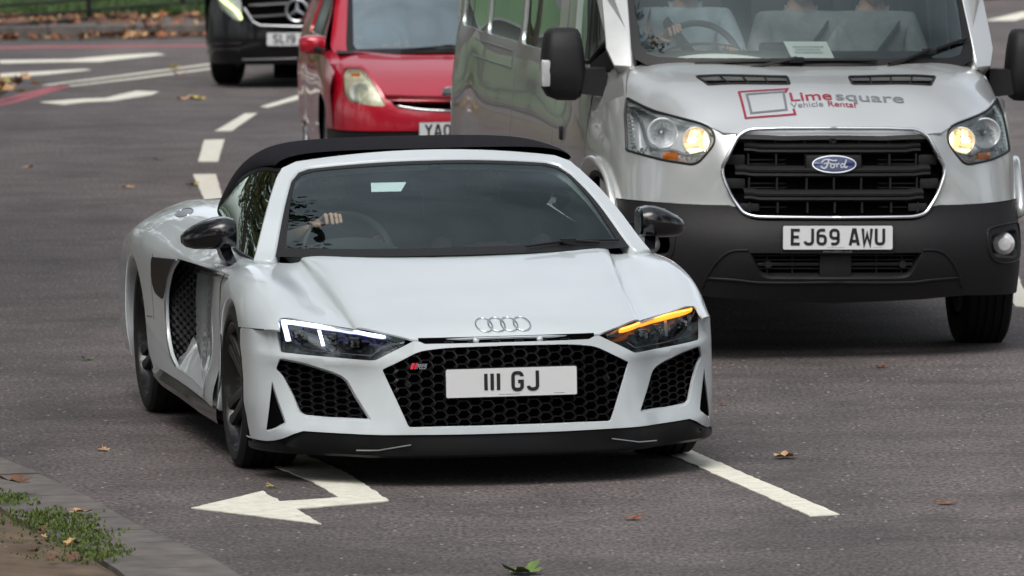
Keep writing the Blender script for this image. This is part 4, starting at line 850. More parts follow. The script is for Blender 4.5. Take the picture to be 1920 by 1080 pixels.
    # rear window of the hood, daylight comes through it
    # door mirrors
    for s in (-1,1):
        m=MB()
        P=[]   # housing: sections along y (inboard to tip)
        for y,xf,xr,z0,z1 in ((.845,-.46,-.60,.862,.965),(.852,-.44,-.63,.856,.978),(.885,-.425,-.65,.852,.986),(.92,-.43,-.66,.851,.982),(.965,-.45,-.665,.851,.968),(1.01,-.48,-.665,.852,.945),(1.04,-.52,-.665,.860,.922),(1.05,-.56,-.66,.872,.908)):
            sec=[]
            for a in np.linspace(0,2*math.pi,20,endpoint=False):
                ca,sa=math.cos(a),math.sin(a); k=.72
                sx=math.copysign(abs(ca)**k,ca); sz=math.copysign(abs(sa)**k,sa); xc=(xf+xr)/2; zc=(z0+z1)/2
                x=xc+(xf-xc)*sx; x=max(x,xr+.0); sec.append((x,y,zc+(z1-zc)*sz))
            P.append(sec)
        m.grid(P,closev=True,flip=False); m.add([p for p in P[-1]],[tuple(range(20))]); m.add([p for p in P[0]],[tuple(range(20))[::-1]])
        m.grid([[(-.46,.875,.875),(-.62,.875,.875)],[(-.46,.93,.87),(-.62,.93,.87)]]) if 0 else None
        # foot down to the door
        m.grid([[(-.50,.868,.87),(-.50,.915,.87),(-.60,.915,.87),(-.60,.868,.87)],[(-.46,.858,.83),(-.46,.905,.83),(-.60,.905,.83),(-.60,.858,.83)],[(-.42,.845,.785),(-.42,.893,.80),(-.60,.893,.80),(-.60,.84,.785)]],closev=True)
        m=m if s>0 else m.mirror(); o=m.build('door_mirror',M_['gloss'],R,sharp=40)
        g=MB().box((-.664,s*.93,.912),(.004,.12,.07),None,0); g.build('mirror_glass',M_['chrome'],o)
    # fuel flap on the right rear wing
    fl=topuv(np.array([(-2.30+.11*math.cos(a),.80+.035*math.sin(a)) for a in np.linspace(0,2*math.pi,28,endpoint=False)]))
    k=MB().tube((SH.pt(fl[:,0],fl[:,1])+SH.nrm(fl[:,0],fl[:,1])*.001)*np.array([1,-1,1]),.003,6,closed=True); fo_=k.build('fuel_flap',M_['satin'],R)
    k=panel(SH,fl,[],.03,.2,off=.0015).mirror().build('flap_disc',M_['satin'],fo_,sharp=None)
    # wheels
    for x,r,w in ((0,.328,.245),(-2.65,.3455,.30)):
        for s in (-1,1):
            make_wheel(R,x,s*(.945-w/2),s,r,w,.262,5,True)
    return R
sports_car=build_sports_car()
# ---------- minibus: surfaces ----------
_vp={.20:[(1.00,0),(1.00,.3),(.98,.5),(.93,.65),(.85,.78),(.72,.89),(.55,.955),(.40,.985),(.2,1.0),(-.1,1.0)],
 .40:[(1.11,0),(1.10,.3),(1.07,.5),(1.01,.65),(.92,.80),(.77,.915),(.58,.975),(.42,.998),(.2,1.01),(-.1,1.012)],
 .60:[(1.125,0),(1.115,.3),(1.08,.5),(1.02,.65),(.925,.80),(.77,.91),(.58,.97),(.42,.995),(.2,1.01),(-.1,1.012)],
 .70:[(1.085,0),(1.075,.3),(1.04,.5),(.99,.63),(.90,.78),(.75,.895),(.57,.96),(.41,.988),(.2,1.003),(-.1,1.008)],
 .85:[(1.06,0),(1.05,.3),(1.025,.5),(.965,.62),(.87,.76),(.72,.88),(.55,.95),(.40,.98),(.2,1.0),(-.1,1.005)],
 1.0:[(1.03,0),(1.02,.3),(.99,.5),(.93,.60),(.83,.74),(.68,.86),(.50,.94),(.36,.972),(.2,.99),(-.1,1.0)],
 1.1:[(.99,0),(.98,.3),(.95,.46),(.89,.58),(.78,.72),(.62,.84),(.45,.925),(.33,.96),(.2,.98),(-.1,.995)],
 1.2:[(.90,0),(.89,.3),(.86,.46),(.80,.58),(.69,.71),(.52,.83),(.36,.905),(.26,.945),(.15,.967),(-.1,.985)]}
_vz=sorted(_vp); _vu=np.r_[0,np.cumsum([np.hypot(_vp[.85][i+1][0]-_vp[.85][i][0],_vp[.85][i+1][1]-_vp[.85][i][1]) for i in range(9)])]
_VB=[[(_vp[z][i][0],_vp[z][i][1],z) for z in _vz] for i in range(10)]
_VB=[[(x,-y,z) for x,y,z in _VB[1]]]+_VB; _vu=np.r_[-_vu[1],_vu]
VB=Surf(_vu,_vz,_VB)
# bonnet: x along, v across
_bx=[.0,.1,.25,.4,.55,.7,.82,.92,1.0,1.06]
_by=[-.2,0,.2,.45,.62,.75,.84,.90,.955]
def _bzf(x,y):
    y=abs(y); c=lin([(0,1.405),(.1,1.400),(.25,1.38),(.4,1.350),(.55,1.310),(.7,1.255),(.82,1.190),(.92,1.125),(.99,1.072),(1.06,1.0)],x)
    d=lin([(0,0),(.45,-.008),(.62,-.022),(.75,-.055),(.84,-.105),(.90,-.165),(.955,-.26)],y)*lin([(0,.5),(.35,1),(.6,1.65),(.75,2.6),(.92,2.6),(1,1.6)],x)
    return c+d
VH=Surf(_bx,_by,[[(x,y,_bzf(x,y)) for y in _by] for x in _bx])
# windscreen
_wv2=[-.1,0,.33,.66,1.]; _wu2=[-1.2,-1,-.6,-.2,.2,.6,1,1.2]
VW=Surf(_wu2,_wv2,[[(lin([(-.1,.40),(0,.33),(1,-.72)],v)-(.235-.05*v)*u*u,(.83-.06*v)*u,1.385+.95*v-.005*u*u+.02*math.sin(math.pi*max(v,0)) if v>=0 else 1.385+.95*v) for v in _wv2] for u in _wu2])
# side: x along, v = height
_sx=[.45,.3,.1,-.3,-1.,-2.,-3.,-4.,-5.,-6.,-6.25,-6.33]
_sz=[.28,.45,.6,.8,1.0,1.15,1.28,1.36,1.5,1.8,2.2,2.45,2.55]
def _syf(x,z):
    y=lin([(.28,.985),(.45,1.0),(.6,1.015),(.8,1.02),(1.0,1.015),(1.15,1.0),(1.28,.985),(1.36,.97),(1.5,.955),(1.8,.93),(2.2,.89),(2.45,.85),(2.55,.78)],z)
    y-=lin([(1.0,0),(1.15,.04),(1.28,.085),(1.36,.12),(1.5,.14)],z)*lin([(-.3,0),(.1,1),(.45,1.15)],x)
    return y-lin([(.45,.045 if z<1 else .075),(.3,.03),(.1,.01),(-.3,0),(-5.,.0),(-6.,.01),(-6.25,.03),(-6.33,.07)],x)
VS=Surf(_sx,_sz,[[(x,_syf(x,z),z) for z in _sz] for x in _sx],flip=False)
# ---------- silver minibus ----------
def build_van():
    R=empty('minibus',M=pose(1.3843,36.095,.11884,-.01642))
    tag(R,'silver minibus with charcoal bumper and red and grey lettering on its bonnet','van')
    uv=lambda L:VB.inv(L,(1,2)); P3=lambda S_,L:S_.pt(L[:,0],L[:,1])
    face=lambda y,z:float(VB.pt(*VB.inv([[abs(y),z]],(1,2)).T)[0][0])
    lamp=rnd([(.925,.965),(.915,1.14),(.897,1.207),(.867,1.187),(.809,1.157),(.706,1.130),(.614,1.108),(.574,1.090),(.556,1.060),(.557,1.02),(.58,.985),(.629,.927),(.66,.915),(.783,.931)],[.01,.05,.01,.03,.05,.05,.05,.02,.02,.02,.02,.02,.02,.03],3)
    gr=[(0,1.087),(.25,1.086),(.400,1.080),(.452,1.050),(.528,.905),(.524,.867),(.490,.775),(.432,.692),(.375,.677),(0,.674)]
    ul=uv(dens(lamp,.02)); ug=uv(dens(rnd(gr,[0,0,.03,.03,.03,.03,.05,.05,.04,0],4,closed=False),.02,False))
    ue=lambda z:(VB.inv([[.972 if z<1.05 else .95,z]],(1,2))[0][0])
    # front clip, painted part above the bumper moulding
    uend=_vu[-1]-.30
    o=np.vstack([uv(dens([(.376,.672),(.40,.674)],.03,False))[:0],
       uv([(.455,.722)]),uv(dens([(.50,.730),(.627,.729),(.745,.734),(.869,.737)],.03,False)),[(uend,.735)],
       [(uend,z) for z in np.linspace(.76,1.17,12)],uv(dens([(.925,1.205),(.905,1.215)],.02,False)),
       uv(dens([(.880,1.204),(.809,1.166),(.706,1.139),(.614,1.118),(.56,1.093),(.53,1.075),(.46,1.062)],.02,False))])
    # follow the grille surround down again
    gs=uv(dens(rnd([(.455,1.060),(.533,.908),(.529,.865),(.495,.772),(.452,.722)],[0,.03,.03,.05,0],3,closed=False),.02,False)); o=np.vstack([o,gs[1:-1]])
    mb=panel(VB,o,[ul],.03,.03); flange(VB,ul,[(.001,.003),(.003,.012)],mb=mb); flange(VB,o,[(-.0,.0),(.001,.004),(.001,.02)],hole=False,mb=mb)
    mb.build('front_panel',M_['silver'],R,sharp=None); mb.mirror().build('front_panel',M_['silver'],R,sharp=None)
    # bonnet
    ob=dens([(.375,0),(.345,.3),(.25,.56),(.13,.74),(.094,.79),(.083,.845),(.13,.885),(.35,.905),(.40,.902),(.60,.811),(.76,.706),(.86,.614),(.915,.565),(.965,.52),(.985,.44),(1.0,.25),(1.005,0)],.03,False); ob[0,1]=ob[-1,1]=0
    vo=[rnd([(.525,.149),(.470,.578),(.590,.535),(.622,.150)],.012,3)]
    mb=panel(VH,ob,vo,.04,.04); 
    for v in vo: flange(VH,v,[(.001,.003),(.002,.02)],mb=mb)
    flange(VH,ob,[(0,0),(.002,.006),(.001,.03)],hole=False,mb=mb,closed=False); bn=mb.both().build('bonnet',M_['silver'],R,sharp=None)
    for s in (-1,1):
        k=MB(); G=VH.pt(np.repeat([.46,.63],2),np.array([.13,.60,.13,.60]))-[0,0,.02]; k.add(G,[(0,2,3,1)]); 
        r=VH.inv(dens(vo[0],.03),(0,1)); k2=MB().tube(VH.pt(r[:,0],r[:,1])+VH.nrm(r[:,0],r[:,1])*.001,.006,6,closed=True)
        for t in (.25,.5,.75):
            a=np.array([.515-.05*t*0+(-.045*t),.149+.42*t]); b=np.array([.615-.035*t,.155+.37*t]); k2.tube(VH.pt([a[0],b[0]],[a[1],b[1]])-[0,0,.004],.004,5)
        k=k if s>0 else k.mirror(); k2=k2 if s>0 else k2.mirror(); q=k.build('bonnet_vent',M_['dark'],bn,smooth=False); k2.build('vent_frame',M_['trim'],q)
    # lettering painted on the bonnet
    def decal(m,lift=.0025):
        m.V=[tuple(np.array(VH.pt([x],[abs(y)])[0])*np.array([1,1 if y>=0 else -1,1])+[0,0,lift]) for x,y,_ in m.V]; return m
    # keep x,y of the strokes: text runs along +y, its up is -x
    D=lambda x,y,ang=0,s=1:Matrix.Translation((x,y,0))@Matrix.Rotation(math.pi/2+ang,4,'Z')
    r=MB(); I4=Matrix(((0,1,0,0),(1,0,0,0),(0,0,1,0),(0,0,0,1)))
    stroke(r,dens([(-.165-.02,.705),(-.165-.005,.672),(-.404,.686),(-.40,.885),(-.163,.872),(-.165,.835)],.03,False),.012,I4); 
    r=decal(r).build('lettering_frame',M_['crimson'],bn,smooth=False)
    g=MB(); stroke(g,dens([(-.371,.71),(-.193,.697),(-.199,.838),(-.369,.853),(-.371,.71)],.03,False),.012,I4); decal(g).build('lettering_square',M_['greymark'],bn,smooth=False)
    def word(t,size,x,y,m,sx=1.35,off=.0,width=None):
        w=text_mb(t,size,Matrix(),ext=0,align='LEFT',sx=sx,offset=off); wd=max(v[0] for v in w.V); w.V=[(v[0]*width/wd,v[1],v[2]) for v in w.V]
        bm=bmesh.new(); me=bpy.data.meshes.new('t'); me.from_pydata(w.V,[],w.F); bm.from_mesh(me); bmesh.ops.triangulate(bm,faces=bm.faces[:]); [bmesh.ops.bisect_plane(bm,geom=bm.verts[:]+bm.edges[:]+bm.faces[:],plane_co=(q,0,0),plane_no=(1,0,0)) for q in np.arange(.02,.8,.02)]
        w=MB().bm(bm); bpy.data.meshes.remove(me)
        w.V=[(x-v[1],y+v[0],0) for v in w.V]; decal(w).build('lettering',m,bn,smooth=False); return wd
    word('Lime',.098,.779,-.175,M_['crimson'],1.12,.0012,.205); word('square',.098,.779,.045,M_['greymark'],1.12,.001,.331)
    word('Vehicle',.054,.828,-.175,M_['greymark'],1.45,.0,.155); word('Rental',.054,.828,-.0,M_['crimson'],1.45,.0005,.135)
    # chrome surround, slats, backing
    gg=uv(dens(rnd(gr,[0,0,.03,.03,.03,.03,.05,.05,.04,0],4,closed=False),.02,False)); gg[:,0]=np.maximum(gg[:,0],0)
    X=P3(VB,gg)+VB.nrm(gg[:,0],gg[:,1])*.004; c=MB().tube(X,.0125,8,sq=.75); c=c.both().build('grille_surround',M_['chrome'],R,sharp=None)
    full=np.vstack([gr,[(-y,z) for y,z in gr[::-1][1:-1]]]); fx=lambda y,z:1.03-.085*max(0,abs(y)-.2)**1.2*2-(z-.88)*.28
    G=MB(); gb=sheet(dens(full,.05),lambda a,b:fx(a,b)-.06,.05).build('grille_backing',M_['dark'],R)
    ins=lambda z:lin([(.674,.36),(.70,.43),(.775,.485),(.867,.52),(.905,.522),(1.05,.445),(1.08,.40)],z)
    for z0,z1 in ((.979,1.005),(.868,.896),(.757,.785)):
        w=ins((z0+z1)/2)-.055; rows=[]
        for y in np.linspace(-w,w,25):
            up=.006 if abs(y)>w*.86 else 0; zm=(z0+z1)/2; x=fx(y,zm)
            rows.append([(x-.045,y,z1+up+.018),(x-.01,y,z1+up+.008),(x+.004,y,z1+up),(x+.002,y,zm+.004+up),(x-.006,y,zm+up),(x+.002,y,zm-.004+up),(x+.004,y,z0+up),(x-.02,y,z0-.012+up),(x-.045,y,z0-.014+up)])
        G.grid(rows)
    for zc,zh in ((1.045,.03),(.94,.03),(.83,.03),(.72,.025)):
        for y in (-.40,-.27,-.13,0,.13,.27,.40):
            if abs(y)<ins(zc)-.04: G.box((fx(y,zc)-.03,y,zc),(.03,.008,zh*2))
        for s in (-1,1): 
            w=ins(zc); G.box((fx(w,zc)-.028,s*(w-.045),zc),(.03,.09,zh*2-.012),None,.006)
    for z in (1.03,.94,.92,.83,.81,.72): G.box((.965-(z-.88)*.28,0,z),(.006,.80 if z>.7 else .7,.006))
    G.build('grille',M_['plastic'],R,sharp=30)
    MB().lathe([(0,.0),(.006,.008),(.004,.018),(-.03,.020)],24,'x',(fx(0,1.03)-.005,0,1.03)).build('front_camera',M_['trim'],R)
    # oval badge
    ol=lambda a,b,x0,x1,m:MB().add([(x1,0,0)]+[(x1-.004,a*math.cos(t)*.93,b*math.sin(t)*.93) for t in np.linspace(0,2*math.pi,40,endpoint=False)]+[(x0,a*math.cos(t),b*math.sin(t)) for t in np.linspace(0,2*math.pi,40,endpoint=False)],[(0,1+i,1+(i+1)%40) for i in range(40)]+[(1+i,41+i,41+(i+1)%40,1+(i+1)%40) for i in range(40)]).xf(Matrix.Translation((fx(0,.922)+.012,0,.923))@Matrix.Rotation(-.25,4,'Y'))
    MB().box((fx(0,.923)-.01,0,.923),(.03,.27,.09),None,.02).build('badge_mount',M_['plastic'],R)
    b=ol(.113,.046,-.012,.006,0).build('badge',M_['chrome'],R); ol(.104,.039,0,.009,0).build('badge_field',M_['blue'],b)
    MM=Matrix.Translation((fx(0,.922)+.024,0,.923))@Matrix.Rotation(-.25,4,'Y')@FRONT; t=MB()
    for st,w in ((curve([(-.062,.008),(-.05,.020),(-.03,.023),(-.005,.018),(.012,.02)],5),.006),(curve([(-.028,.020),(-.034,0),(-.046,-.018),(-.06,-.016),(-.064,-.008)],5),.007),(curve([(-.05,.003),(-.03,.006),(-.018,.004)],4),.005),
        (curve([(-.002,-.004),(-.010,.002),(-.019,-.004),(-.018,-.014),(-.008,-.016),(-.001,-.008),(-.002,-.002),(.008,.002)],4),.005),(curve([(.012,.003),(.009,-.014)],3),.0055),(curve([(.011,-.004),(.018,.003),(.024,.002)],4),.005),
        (curve([(.045,.0),(.036,.003),(.029,-.006),(.031,-.015),(.039,-.013),(.046,-.002)],4),.005),(curve([(.056,.022),(.048,.0),(.046,-.012),(.053,-.015),(.060,-.010)],4),.006)):
        stroke(t,[tuple(p) for p in st],w,MM,.001)
    t.build('badge_script',M_['satin'],b,smooth=False)
    # bumper: one moulding from the paint line to the bottom, with grille and fog recesses
    lg=[(0,.512),(.412,.511),(.372,.425),(.352,.398),(.312,.388),(0,.387)]; fog=rnd([(.770,.590),(.905,.604),(.935,.59),(.940,.49),(.920,.465),(.790,.478),(.765,.52)],.02,3)
    ulg=uv(dens(rnd(lg,[0,.01,.02,.02,.02,0],3,closed=False),.02,False)); ulg[[0,-1],0]=0; uf=uv(dens(fog,.02))
    bot=np.array([(u,lin([(0,.268),(.416,.285),(.62,.300),(.9,.292),(1.2,.285)],u)) for u in np.linspace(0,_vu[-1]-.34,26)])
    uvtop=np.vstack([[(u,.732) for u in np.linspace(_vu[-1]-.30,uv([(.50,.728)])[0][0],14)],uv([(.452,.712),(.43,.684),(.40,.668),(.375,.662)]),[(u,.660) for u in np.linspace(.33,0,8)]])
    o=np.vstack([bot,[(_vu[-1]-.30,z) for z in (.4,.5,.6,.7)],uvtop,ulg])
    mb=panel(VB,o,[uf],.03,.025); flange(VB,uf,[(.004,.004),(.010,.02),(.016,.05)],mb=mb); flange(VB,ulg,[(.003,.004),(.008,.04)],hole=False,mb=mb,closed=False); flange(VB,np.vstack([bot]),[(0,.004),(.0,.05),(.0,.2)],hole=False,mb=mb,closed=False)
    bp=mb.both().build('bumper',M_['plastic'],R,sharp=None)
    # raised lower wing of the bumper
    for k_,(L,r_) in enumerate((([(0,.367),(.38,.367),(.45,.375),(.60,.383)],.012),([(.415,.520),(.50,.512),(.56,.46),(.60,.39),(.615,.34)],.010),([(.745,.60),(.76,.615),(.92,.630),(.955,.61),(.958,.48),(.93,.45),(.80,.455),(.755,.50),(.745,.60)],.008))):
        q=uv(curve(L,6)); k=MB().tube(P3(VB,q),r_,8,sq=.5); [z_.build('bumper_moulding',M_['plastic'],bp,sharp=None) for z_ in ((k.mirror(),k) if k_ else (k.both(),))]
    q=sheet(dens(np.array([(-.44,.52),(.44,.52),(.37,.38),(-.37,.38)]),.05),lambda a,b:1.045-.3*max(0,abs(a)-.3)**1.5,.05).build('grille_backing',M_['dark'],R)
    k=MB()
    for z in (.41,.435,.475,.495): k.box((1.065,0,z),(.012,.78-(.5-z)*.9,.006))
    for y in (-.2,.2,-.32,.32): k.box((1.062,y,.45),(.01,.006,.12))
    k.box((1.075,0,.455),(.02,.74,.016),None,.004); k.box((1.08,0,.455),(.03,.15,.118),None,.004)
    for s in (-1,1): k.lathe([(.012,.001),(.012,.017),(-.02,.02)],20,'x',(1.085,s*.320,.455))
    k.build('lower_grille',M_['plastic'],R,sharp=30)
    for s in (-1,1):
        k=MB().lathe([(.03,.001),(.028,.03),(.01,.052),(-.02,.055)],28,'x',(face(.85,.535)-.055,s*.850,.535)); k.build('fog_lamp',M_['reflector'],R)
    number_plate(R,'EJ69 AWU',Matrix.Translation((1.143,.002,.584))@Matrix.Rotation(math.radians(-2),4,'Y')@FRONT)
    text_mb('www.Lookers.co.uk',.017,Matrix.Translation((1.145,0,.514))@FRONT,ext=0).build('plate_caption',M_['satin'],bp,smooth=False)
    MB().box((1.13,0,.519),(.012,.54,.022),None,.003).box((1.11,0,.58),(.05,.5,.10),None,.004).build('plate_plinth',M_['plastic'],bp)
    # headlamps
    for s in (-1,1):
        mk=lambda m_:(m_ if s>0 else m_.mirror())
        h_=panel(VB,ul,[],.04,.03,off=-.07); flange(VB,ul,[(0,.0),(.012,.07)],mb=h_,off=-.004); H=mk(h_).build('headlight',M_['reflector'],R,sharp=25)
        k=MB(); X=P3(VB,ul)-VB.nrm(ul[:,0],ul[:,1])*.001; k.tube(X,.0065,6,closed=True); mk(k).build('lamp_seal',M_['trim'],H)
        # two reflector bowls
        for nm,y,z,r0,mt in (('reflector_bowl',.775,1.055,.068,'reflector'),('reflector_bowl',.635,1.025,.062,'reflector')):
            x=face(y,z)-.035; b=MB(); prf=[(-.045,.010),(-.035,.030),(-.012,.055),(.012,.066),(.016,.070),(.010,.074)]; b.lathe([(a_,r_*r0/.068) for a_,r_ in prf],36,'x',(x,y,z))
            for q in range(14):
                aa=2*math.pi*q/14; b.box((x-.012,y+.040*math.cos(aa),z+.040*math.sin(aa)),(.004,.003,.030),Matrix.Rotation(-aa+math.pi/2,4,'X'))
            bw=mk(b).build(nm,M_[mt],H,sharp=20)
            bl=MB().lathe([(.012,.001),(.008,.010),(-.03,.012)],16,'x',(x-.01,y,z)); mk(bl).build('bulb',M_['satin'],bw)
            if y<.7:
                rg=random.Random(9)
                for (dy,dz,sy,sz,mt) in ((.018,.004,.024,.020,'lamp_on'),(-.046,.0,.013,.042,'lamp_on'),(-.020,.0,.016,.03,'lamp_warm'),(.0,-.044,.045,.010,'lamp_on'),(.022,.030,.010,.018,'lamp_warm'),(.004,.034,.008,.02,'lamp_on'),(-.012,.036,.010,.016,'lamp_warm'),(-.030,-.030,.016,.014,'lamp_warm'),(.034,-.022,.012,.012,'lamp_warm'),(.02,-.018,.03,.010,'lamp_warm')):
                    g=MB().add([(x+.016,y+dy,z+dz)]+[(x+.012,y+dy+sy*(1+rg.uniform(-.25,.25))*math.cos(t),z+dz+sz*(1+rg.uniform(-.25,.25))*math.sin(t)) for t in np.linspace(0,2*math.pi,14,endpoint=False)],[(0,1+i,1+(i+1)%14) for i in range(14)]); mk(g).build('lit_facet',M_[mt],bw)
        k=MB(); q=uv(curve([(.90,1.17),(.868,1.10),(.857,1.02),(.83,.985),(.76,.985),(.70,.965),(.655,.970),(.60,.985)],5)); k.tube(P3(VB,q)-VB.nrm(q[:,0],q[:,1])*.022,.010,6); mk(k).build('lamp_divider',M_['chrome'],H,sharp=None)
        k=MB().box((face(.745,.955)-.03,.745,.950),(.03,.075,.034),Matrix.Rotation(.5,4,'Z'),.006); mk(k).build('indicator_bulb',M_['orange'],H)
        k=MB(); rr_=random.Random(3)
        for _ in range(16):
            y=rr_.uniform(.63,.70); z=rr_.uniform(.935,.965); k.box((face(y,z)-.025,y,z),(.01,rr_.uniform(.004,.01),rr_.uniform(.006,.016)),Matrix.Rotation(rr_.uniform(-1,1),4,'X'))
        for _ in range(16):
            y=rr_.uniform(.80,.90); z=rr_.uniform(.96,.985); k.box((face(y,z)-.03,y,z),(.01,rr_.uniform(.004,.01),rr_.uniform(.006,.02)),Matrix.Rotation(rr_.uniform(-1,1),4,'X'))
        for z in np.arange(.98,1.17,.017): k.box((face(.895,z)-.03,.895,z),(.012,.02,.006),Matrix.Rotation(.8,4,'Z'))
        mk(k).build('lamp_facets',M_['satin'],H,sharp=20)
        mk(panel(VB,ul,[],.04,.04,off=-.001)).build('headlight_lens',M_['lens'],H,sharp=None)
    # --- sides
    sp=lambda L:np.array(L,float)
    side=np.vstack([dens([(.42,.735),(.38,1.0),(.36,1.17),(.30,1.235),(.12,1.335),(.06,1.40),(-.10,1.585),(-.62,2.22),(-.80,2.42),(-1.1,2.55),(-6.33,2.55),(-6.33,.45),(-5.0,.42)],.12,False),dens([(-5.0,.42),(-.52,.42)],.15,False)[1:],[(.13+.50*math.cos(a),.34+.505*math.sin(a)) for a in np.linspace(math.pi-.15,.85,22)]])
    w1=dens(rnd([(-.17,1.42),(-.32,1.335),(-1.20,1.335),(-1.20,2.20),(-.70,2.20)],.05,4),.08)
    wn=[dens(rnd([(a,1.335),(a,2.20),(b,2.20),(b,1.335)],.07,4),.1) for a,b in ((-1.78,-3.2),(-3.3,-4.7),(-4.8,-6.02))]
    mb=panel(VS,side,[w1]+wn,.12,.06)
    for w in [w1]+wn: flange(VS,w,[(.002,.004),(.003,.012)],mb=mb)
    mb.both().build('body_side',M_['silver'],R,sharp=None)
    for s in (-1,1):
        for i,w in enumerate([w1]+wn):
            g=panel(VS,w,[],.15,.08,off=-.010); g=g if s>0 else g.mirror(); g.build('side_window',M_['bus_glass'],R,sharp=None)
        k=MB(); k.box((-1.49,.945*s,1.75),(.46,.012,.86)); 
        # black triangle ahead of the door glass and window seals
        k=MB(); X=VS.pt(*dens([(-.19,1.46),(-.34,1.35),(-1.2,1.34)],.1,False).T); k.tube(X+VS.nrm([-.5],[1.4])*0,.012,6); t_=panel(VS,dens([(.03,1.41),(-.08,1.31),(-.30,1.30),(-.33,1.335),(-.17,1.42),(-.12,1.50)],.05),[],.1,.05,off=.004); k.join(t_); k=k if s>0 else k.mirror(); k.build('quarter_trim',M_['trim'],R,sharp=None)
        k=MB()
        for x,z0,z1 in ((-.22,.62,1.30),(-1.50,.45,2.25),(-3.25,.45,2.3)): q_=MB().tube(VS.pt([x]*9,np.linspace(z0,z1,9)),.004,5); (q_ if s>0 else q_.mirror()).build('shut_line',M_['greymark'],R)
        k.tube(VS.pt(np.linspace(-5.25,-3.42,10),[1.195]*10),.006,5); k.tube(VS.pt(np.linspace(-5.25,-3.42,10),[1.285]*10),.005,5); k.tube(VS.pt([-3.42]*4,np.linspace(1.195,1.285,4)),.005,5)
        k.tube(VS.pt(np.linspace(-6.3,.3,40),[1.06]*40),.005,5) if 0 else None
        k=k if s>0 else k.mirror(); k.build('side_moulding',M_['greymark'],R)
        k=MB().tube([VS.pt([.13+.53*math.cos(a)],[.34+.545*math.sin(a)])[0] for a in np.linspace(.6,math.pi-.1,24)],.045,10,sq=.45); k=k if s>0 else k.mirror(); k.build('wheel_arch_flare',M_['silver'],R,sharp=None)
        k=MB().tube([VS.pt([.13+.49*math.cos(a)],[.34+.495*math.sin(a)])[0]-[0,.01,0] for a in np.linspace(.3,math.pi-.1,24)],.018,8); k=k if s>0 else k.mirror(); k.build('wheel_arch_lip',M_['plastic'],R,sharp=None)
        k=MB().box((-1.12,1.022*s,.965),(.05,.02,.07),None,.008); k.build('door_handle',M_['trim'],R)
        # door mirror
        m=MB(); P=[]
        for z,x0,x1,y0,y1 in ((1.172,-.10,-.22,1.08,1.17),(1.19,-.06,-.25,1.055,1.215),(1.23,-.03,-.26,1.045,1.24),(1.32,-.02,-.27,1.035,1.248),(1.42,-.03,-.27,1.045,1.24),(1.49,-.05,-.265,1.058,1.228),(1.515,-.08,-.24,1.07,1.21),(1.522,-.12,-.2,1.09,1.19)):
            sec=[]
            for a in np.linspace(0,2*math.pi,24,endpoint=False):
                ca,sa=math.cos(a),math.sin(a); sec.append(((x0+x1)/2+(x0-x1)/2*math.copysign(abs(ca)**.55,ca),(y0+y1)/2+(y1-y0)/2*math.copysign(abs(sa)**.5,sa),z))
            P.append(sec)
        m.grid(P,closev=True); m.add(P[0],[tuple(range(24))]); m.add(P[-1],[tuple(range(24))[::-1]])
        m.grid([[(-.06,.94,1.33),(-.26,.94,1.33),(-.26,.94,1.20),(-.06,.94,1.19)],[(-.06,1.06,1.325),(-.24,1.06,1.325),(-.24,1.06,1.215),(-.06,1.06,1.205)]],closev=True); m=m if s>0 else m.mirror()
        o_=m.build('door_mirror',M_['plastic'],R,sharp=45)
        k=MB().box((-.065,1.236*s,1.305),(.07,.045,.13),None,.012); k.build('side_indicator',M_['frost'],o_)
    # roof & back
    rf=MB().grid([[(x,y,2.55+.09*(1-(y/.8)**2)-(.35*(max(0,x+1.1))**1.3)) for y in np.linspace(-.80,.80,9)] for x in (-6.33,-4,-2,-1.1,-.9,-.74)]); rf.grid([[(-6.33,y,z) for y in (-.95,.95)] for z in (.4,2.5)]); rf.build('roof',M_['silver'],R)
    # windscreen, border and pillars
    if VW.nrm([0],[.5])[0][0]<0: VW.flip=True
    mir=lambda L:np.vstack([L,[(-a,b) for a,b in L[::-1]]])
    gi=dens(mir([(.0001,.008),(.7,.006),(.86,.010),(.92,.025),(.955,.07),(.975,.25),(.985,.97),(.0001,.985)]),.06)
    fi=dens(mir([(.0001,-.045),(.83,-.045),(.93,-.03),(.99,.0),(1.008,.05),(1.012,.3),(1.02,1.0),(.0001,1.0)]),.06)
    fo=dens(mir([(.0001,1.05),(1.13,1.05),(1.135,.3),(1.13,.03),(1.06,-.03),(1.012,-.035),(1.0125,.05),(1.014,.3),(1.0195,.9999),(.0001,.9999)]),.06)
    w=panel(VW,fi,[],.1,.06).build('windscreen',M_['windscreen2'],R,sharp=None); panel(VW,fi,[gi],.05,.04,off=.003).build('windscreen_border',M_['trim'],w,sharp=None)
    a=dens([(1.012,-.04),(1.10,-.035),(1.14,.05),(1.15,.3),(1.16,1.04),(1.021,1.04),(1.015,.3)],.06); mb=panel(VW,a,[],.05,.05,off=.006); flange(VW,a,[(.004,.003),(.008,.012),(.012,.06)],hole=False,off=.006,mb=mb); mb.build('windscreen_pillar',M_['silver'],R,sharp=None); mb.mirror().build('windscreen_pillar',M_['silver'],R,sharp=None)
    for pts,hub in (([(-.66,-.030),(-.09,-.012),(.382,-.012)],-.09),([(.449,-.030),(.71,.028),(.975,.092)],.71)):
        q=np.array(pts); X=VW.pt(q[:,0],q[:,1])+VW.nrm(q[:,0],q[:,1])*.022; k=MB(); k.tube(X,[.007,.010,.008],6); k.box(X[1],(.03,.07,.028),None,.006)
        Y=VW.pt([hub-.30],[-.045])[0]+[.03,0,.0]; k.tube([Y,X[1]+[.01,0,.012]],.008,6); k.build('wiper',M_['trim'],R)
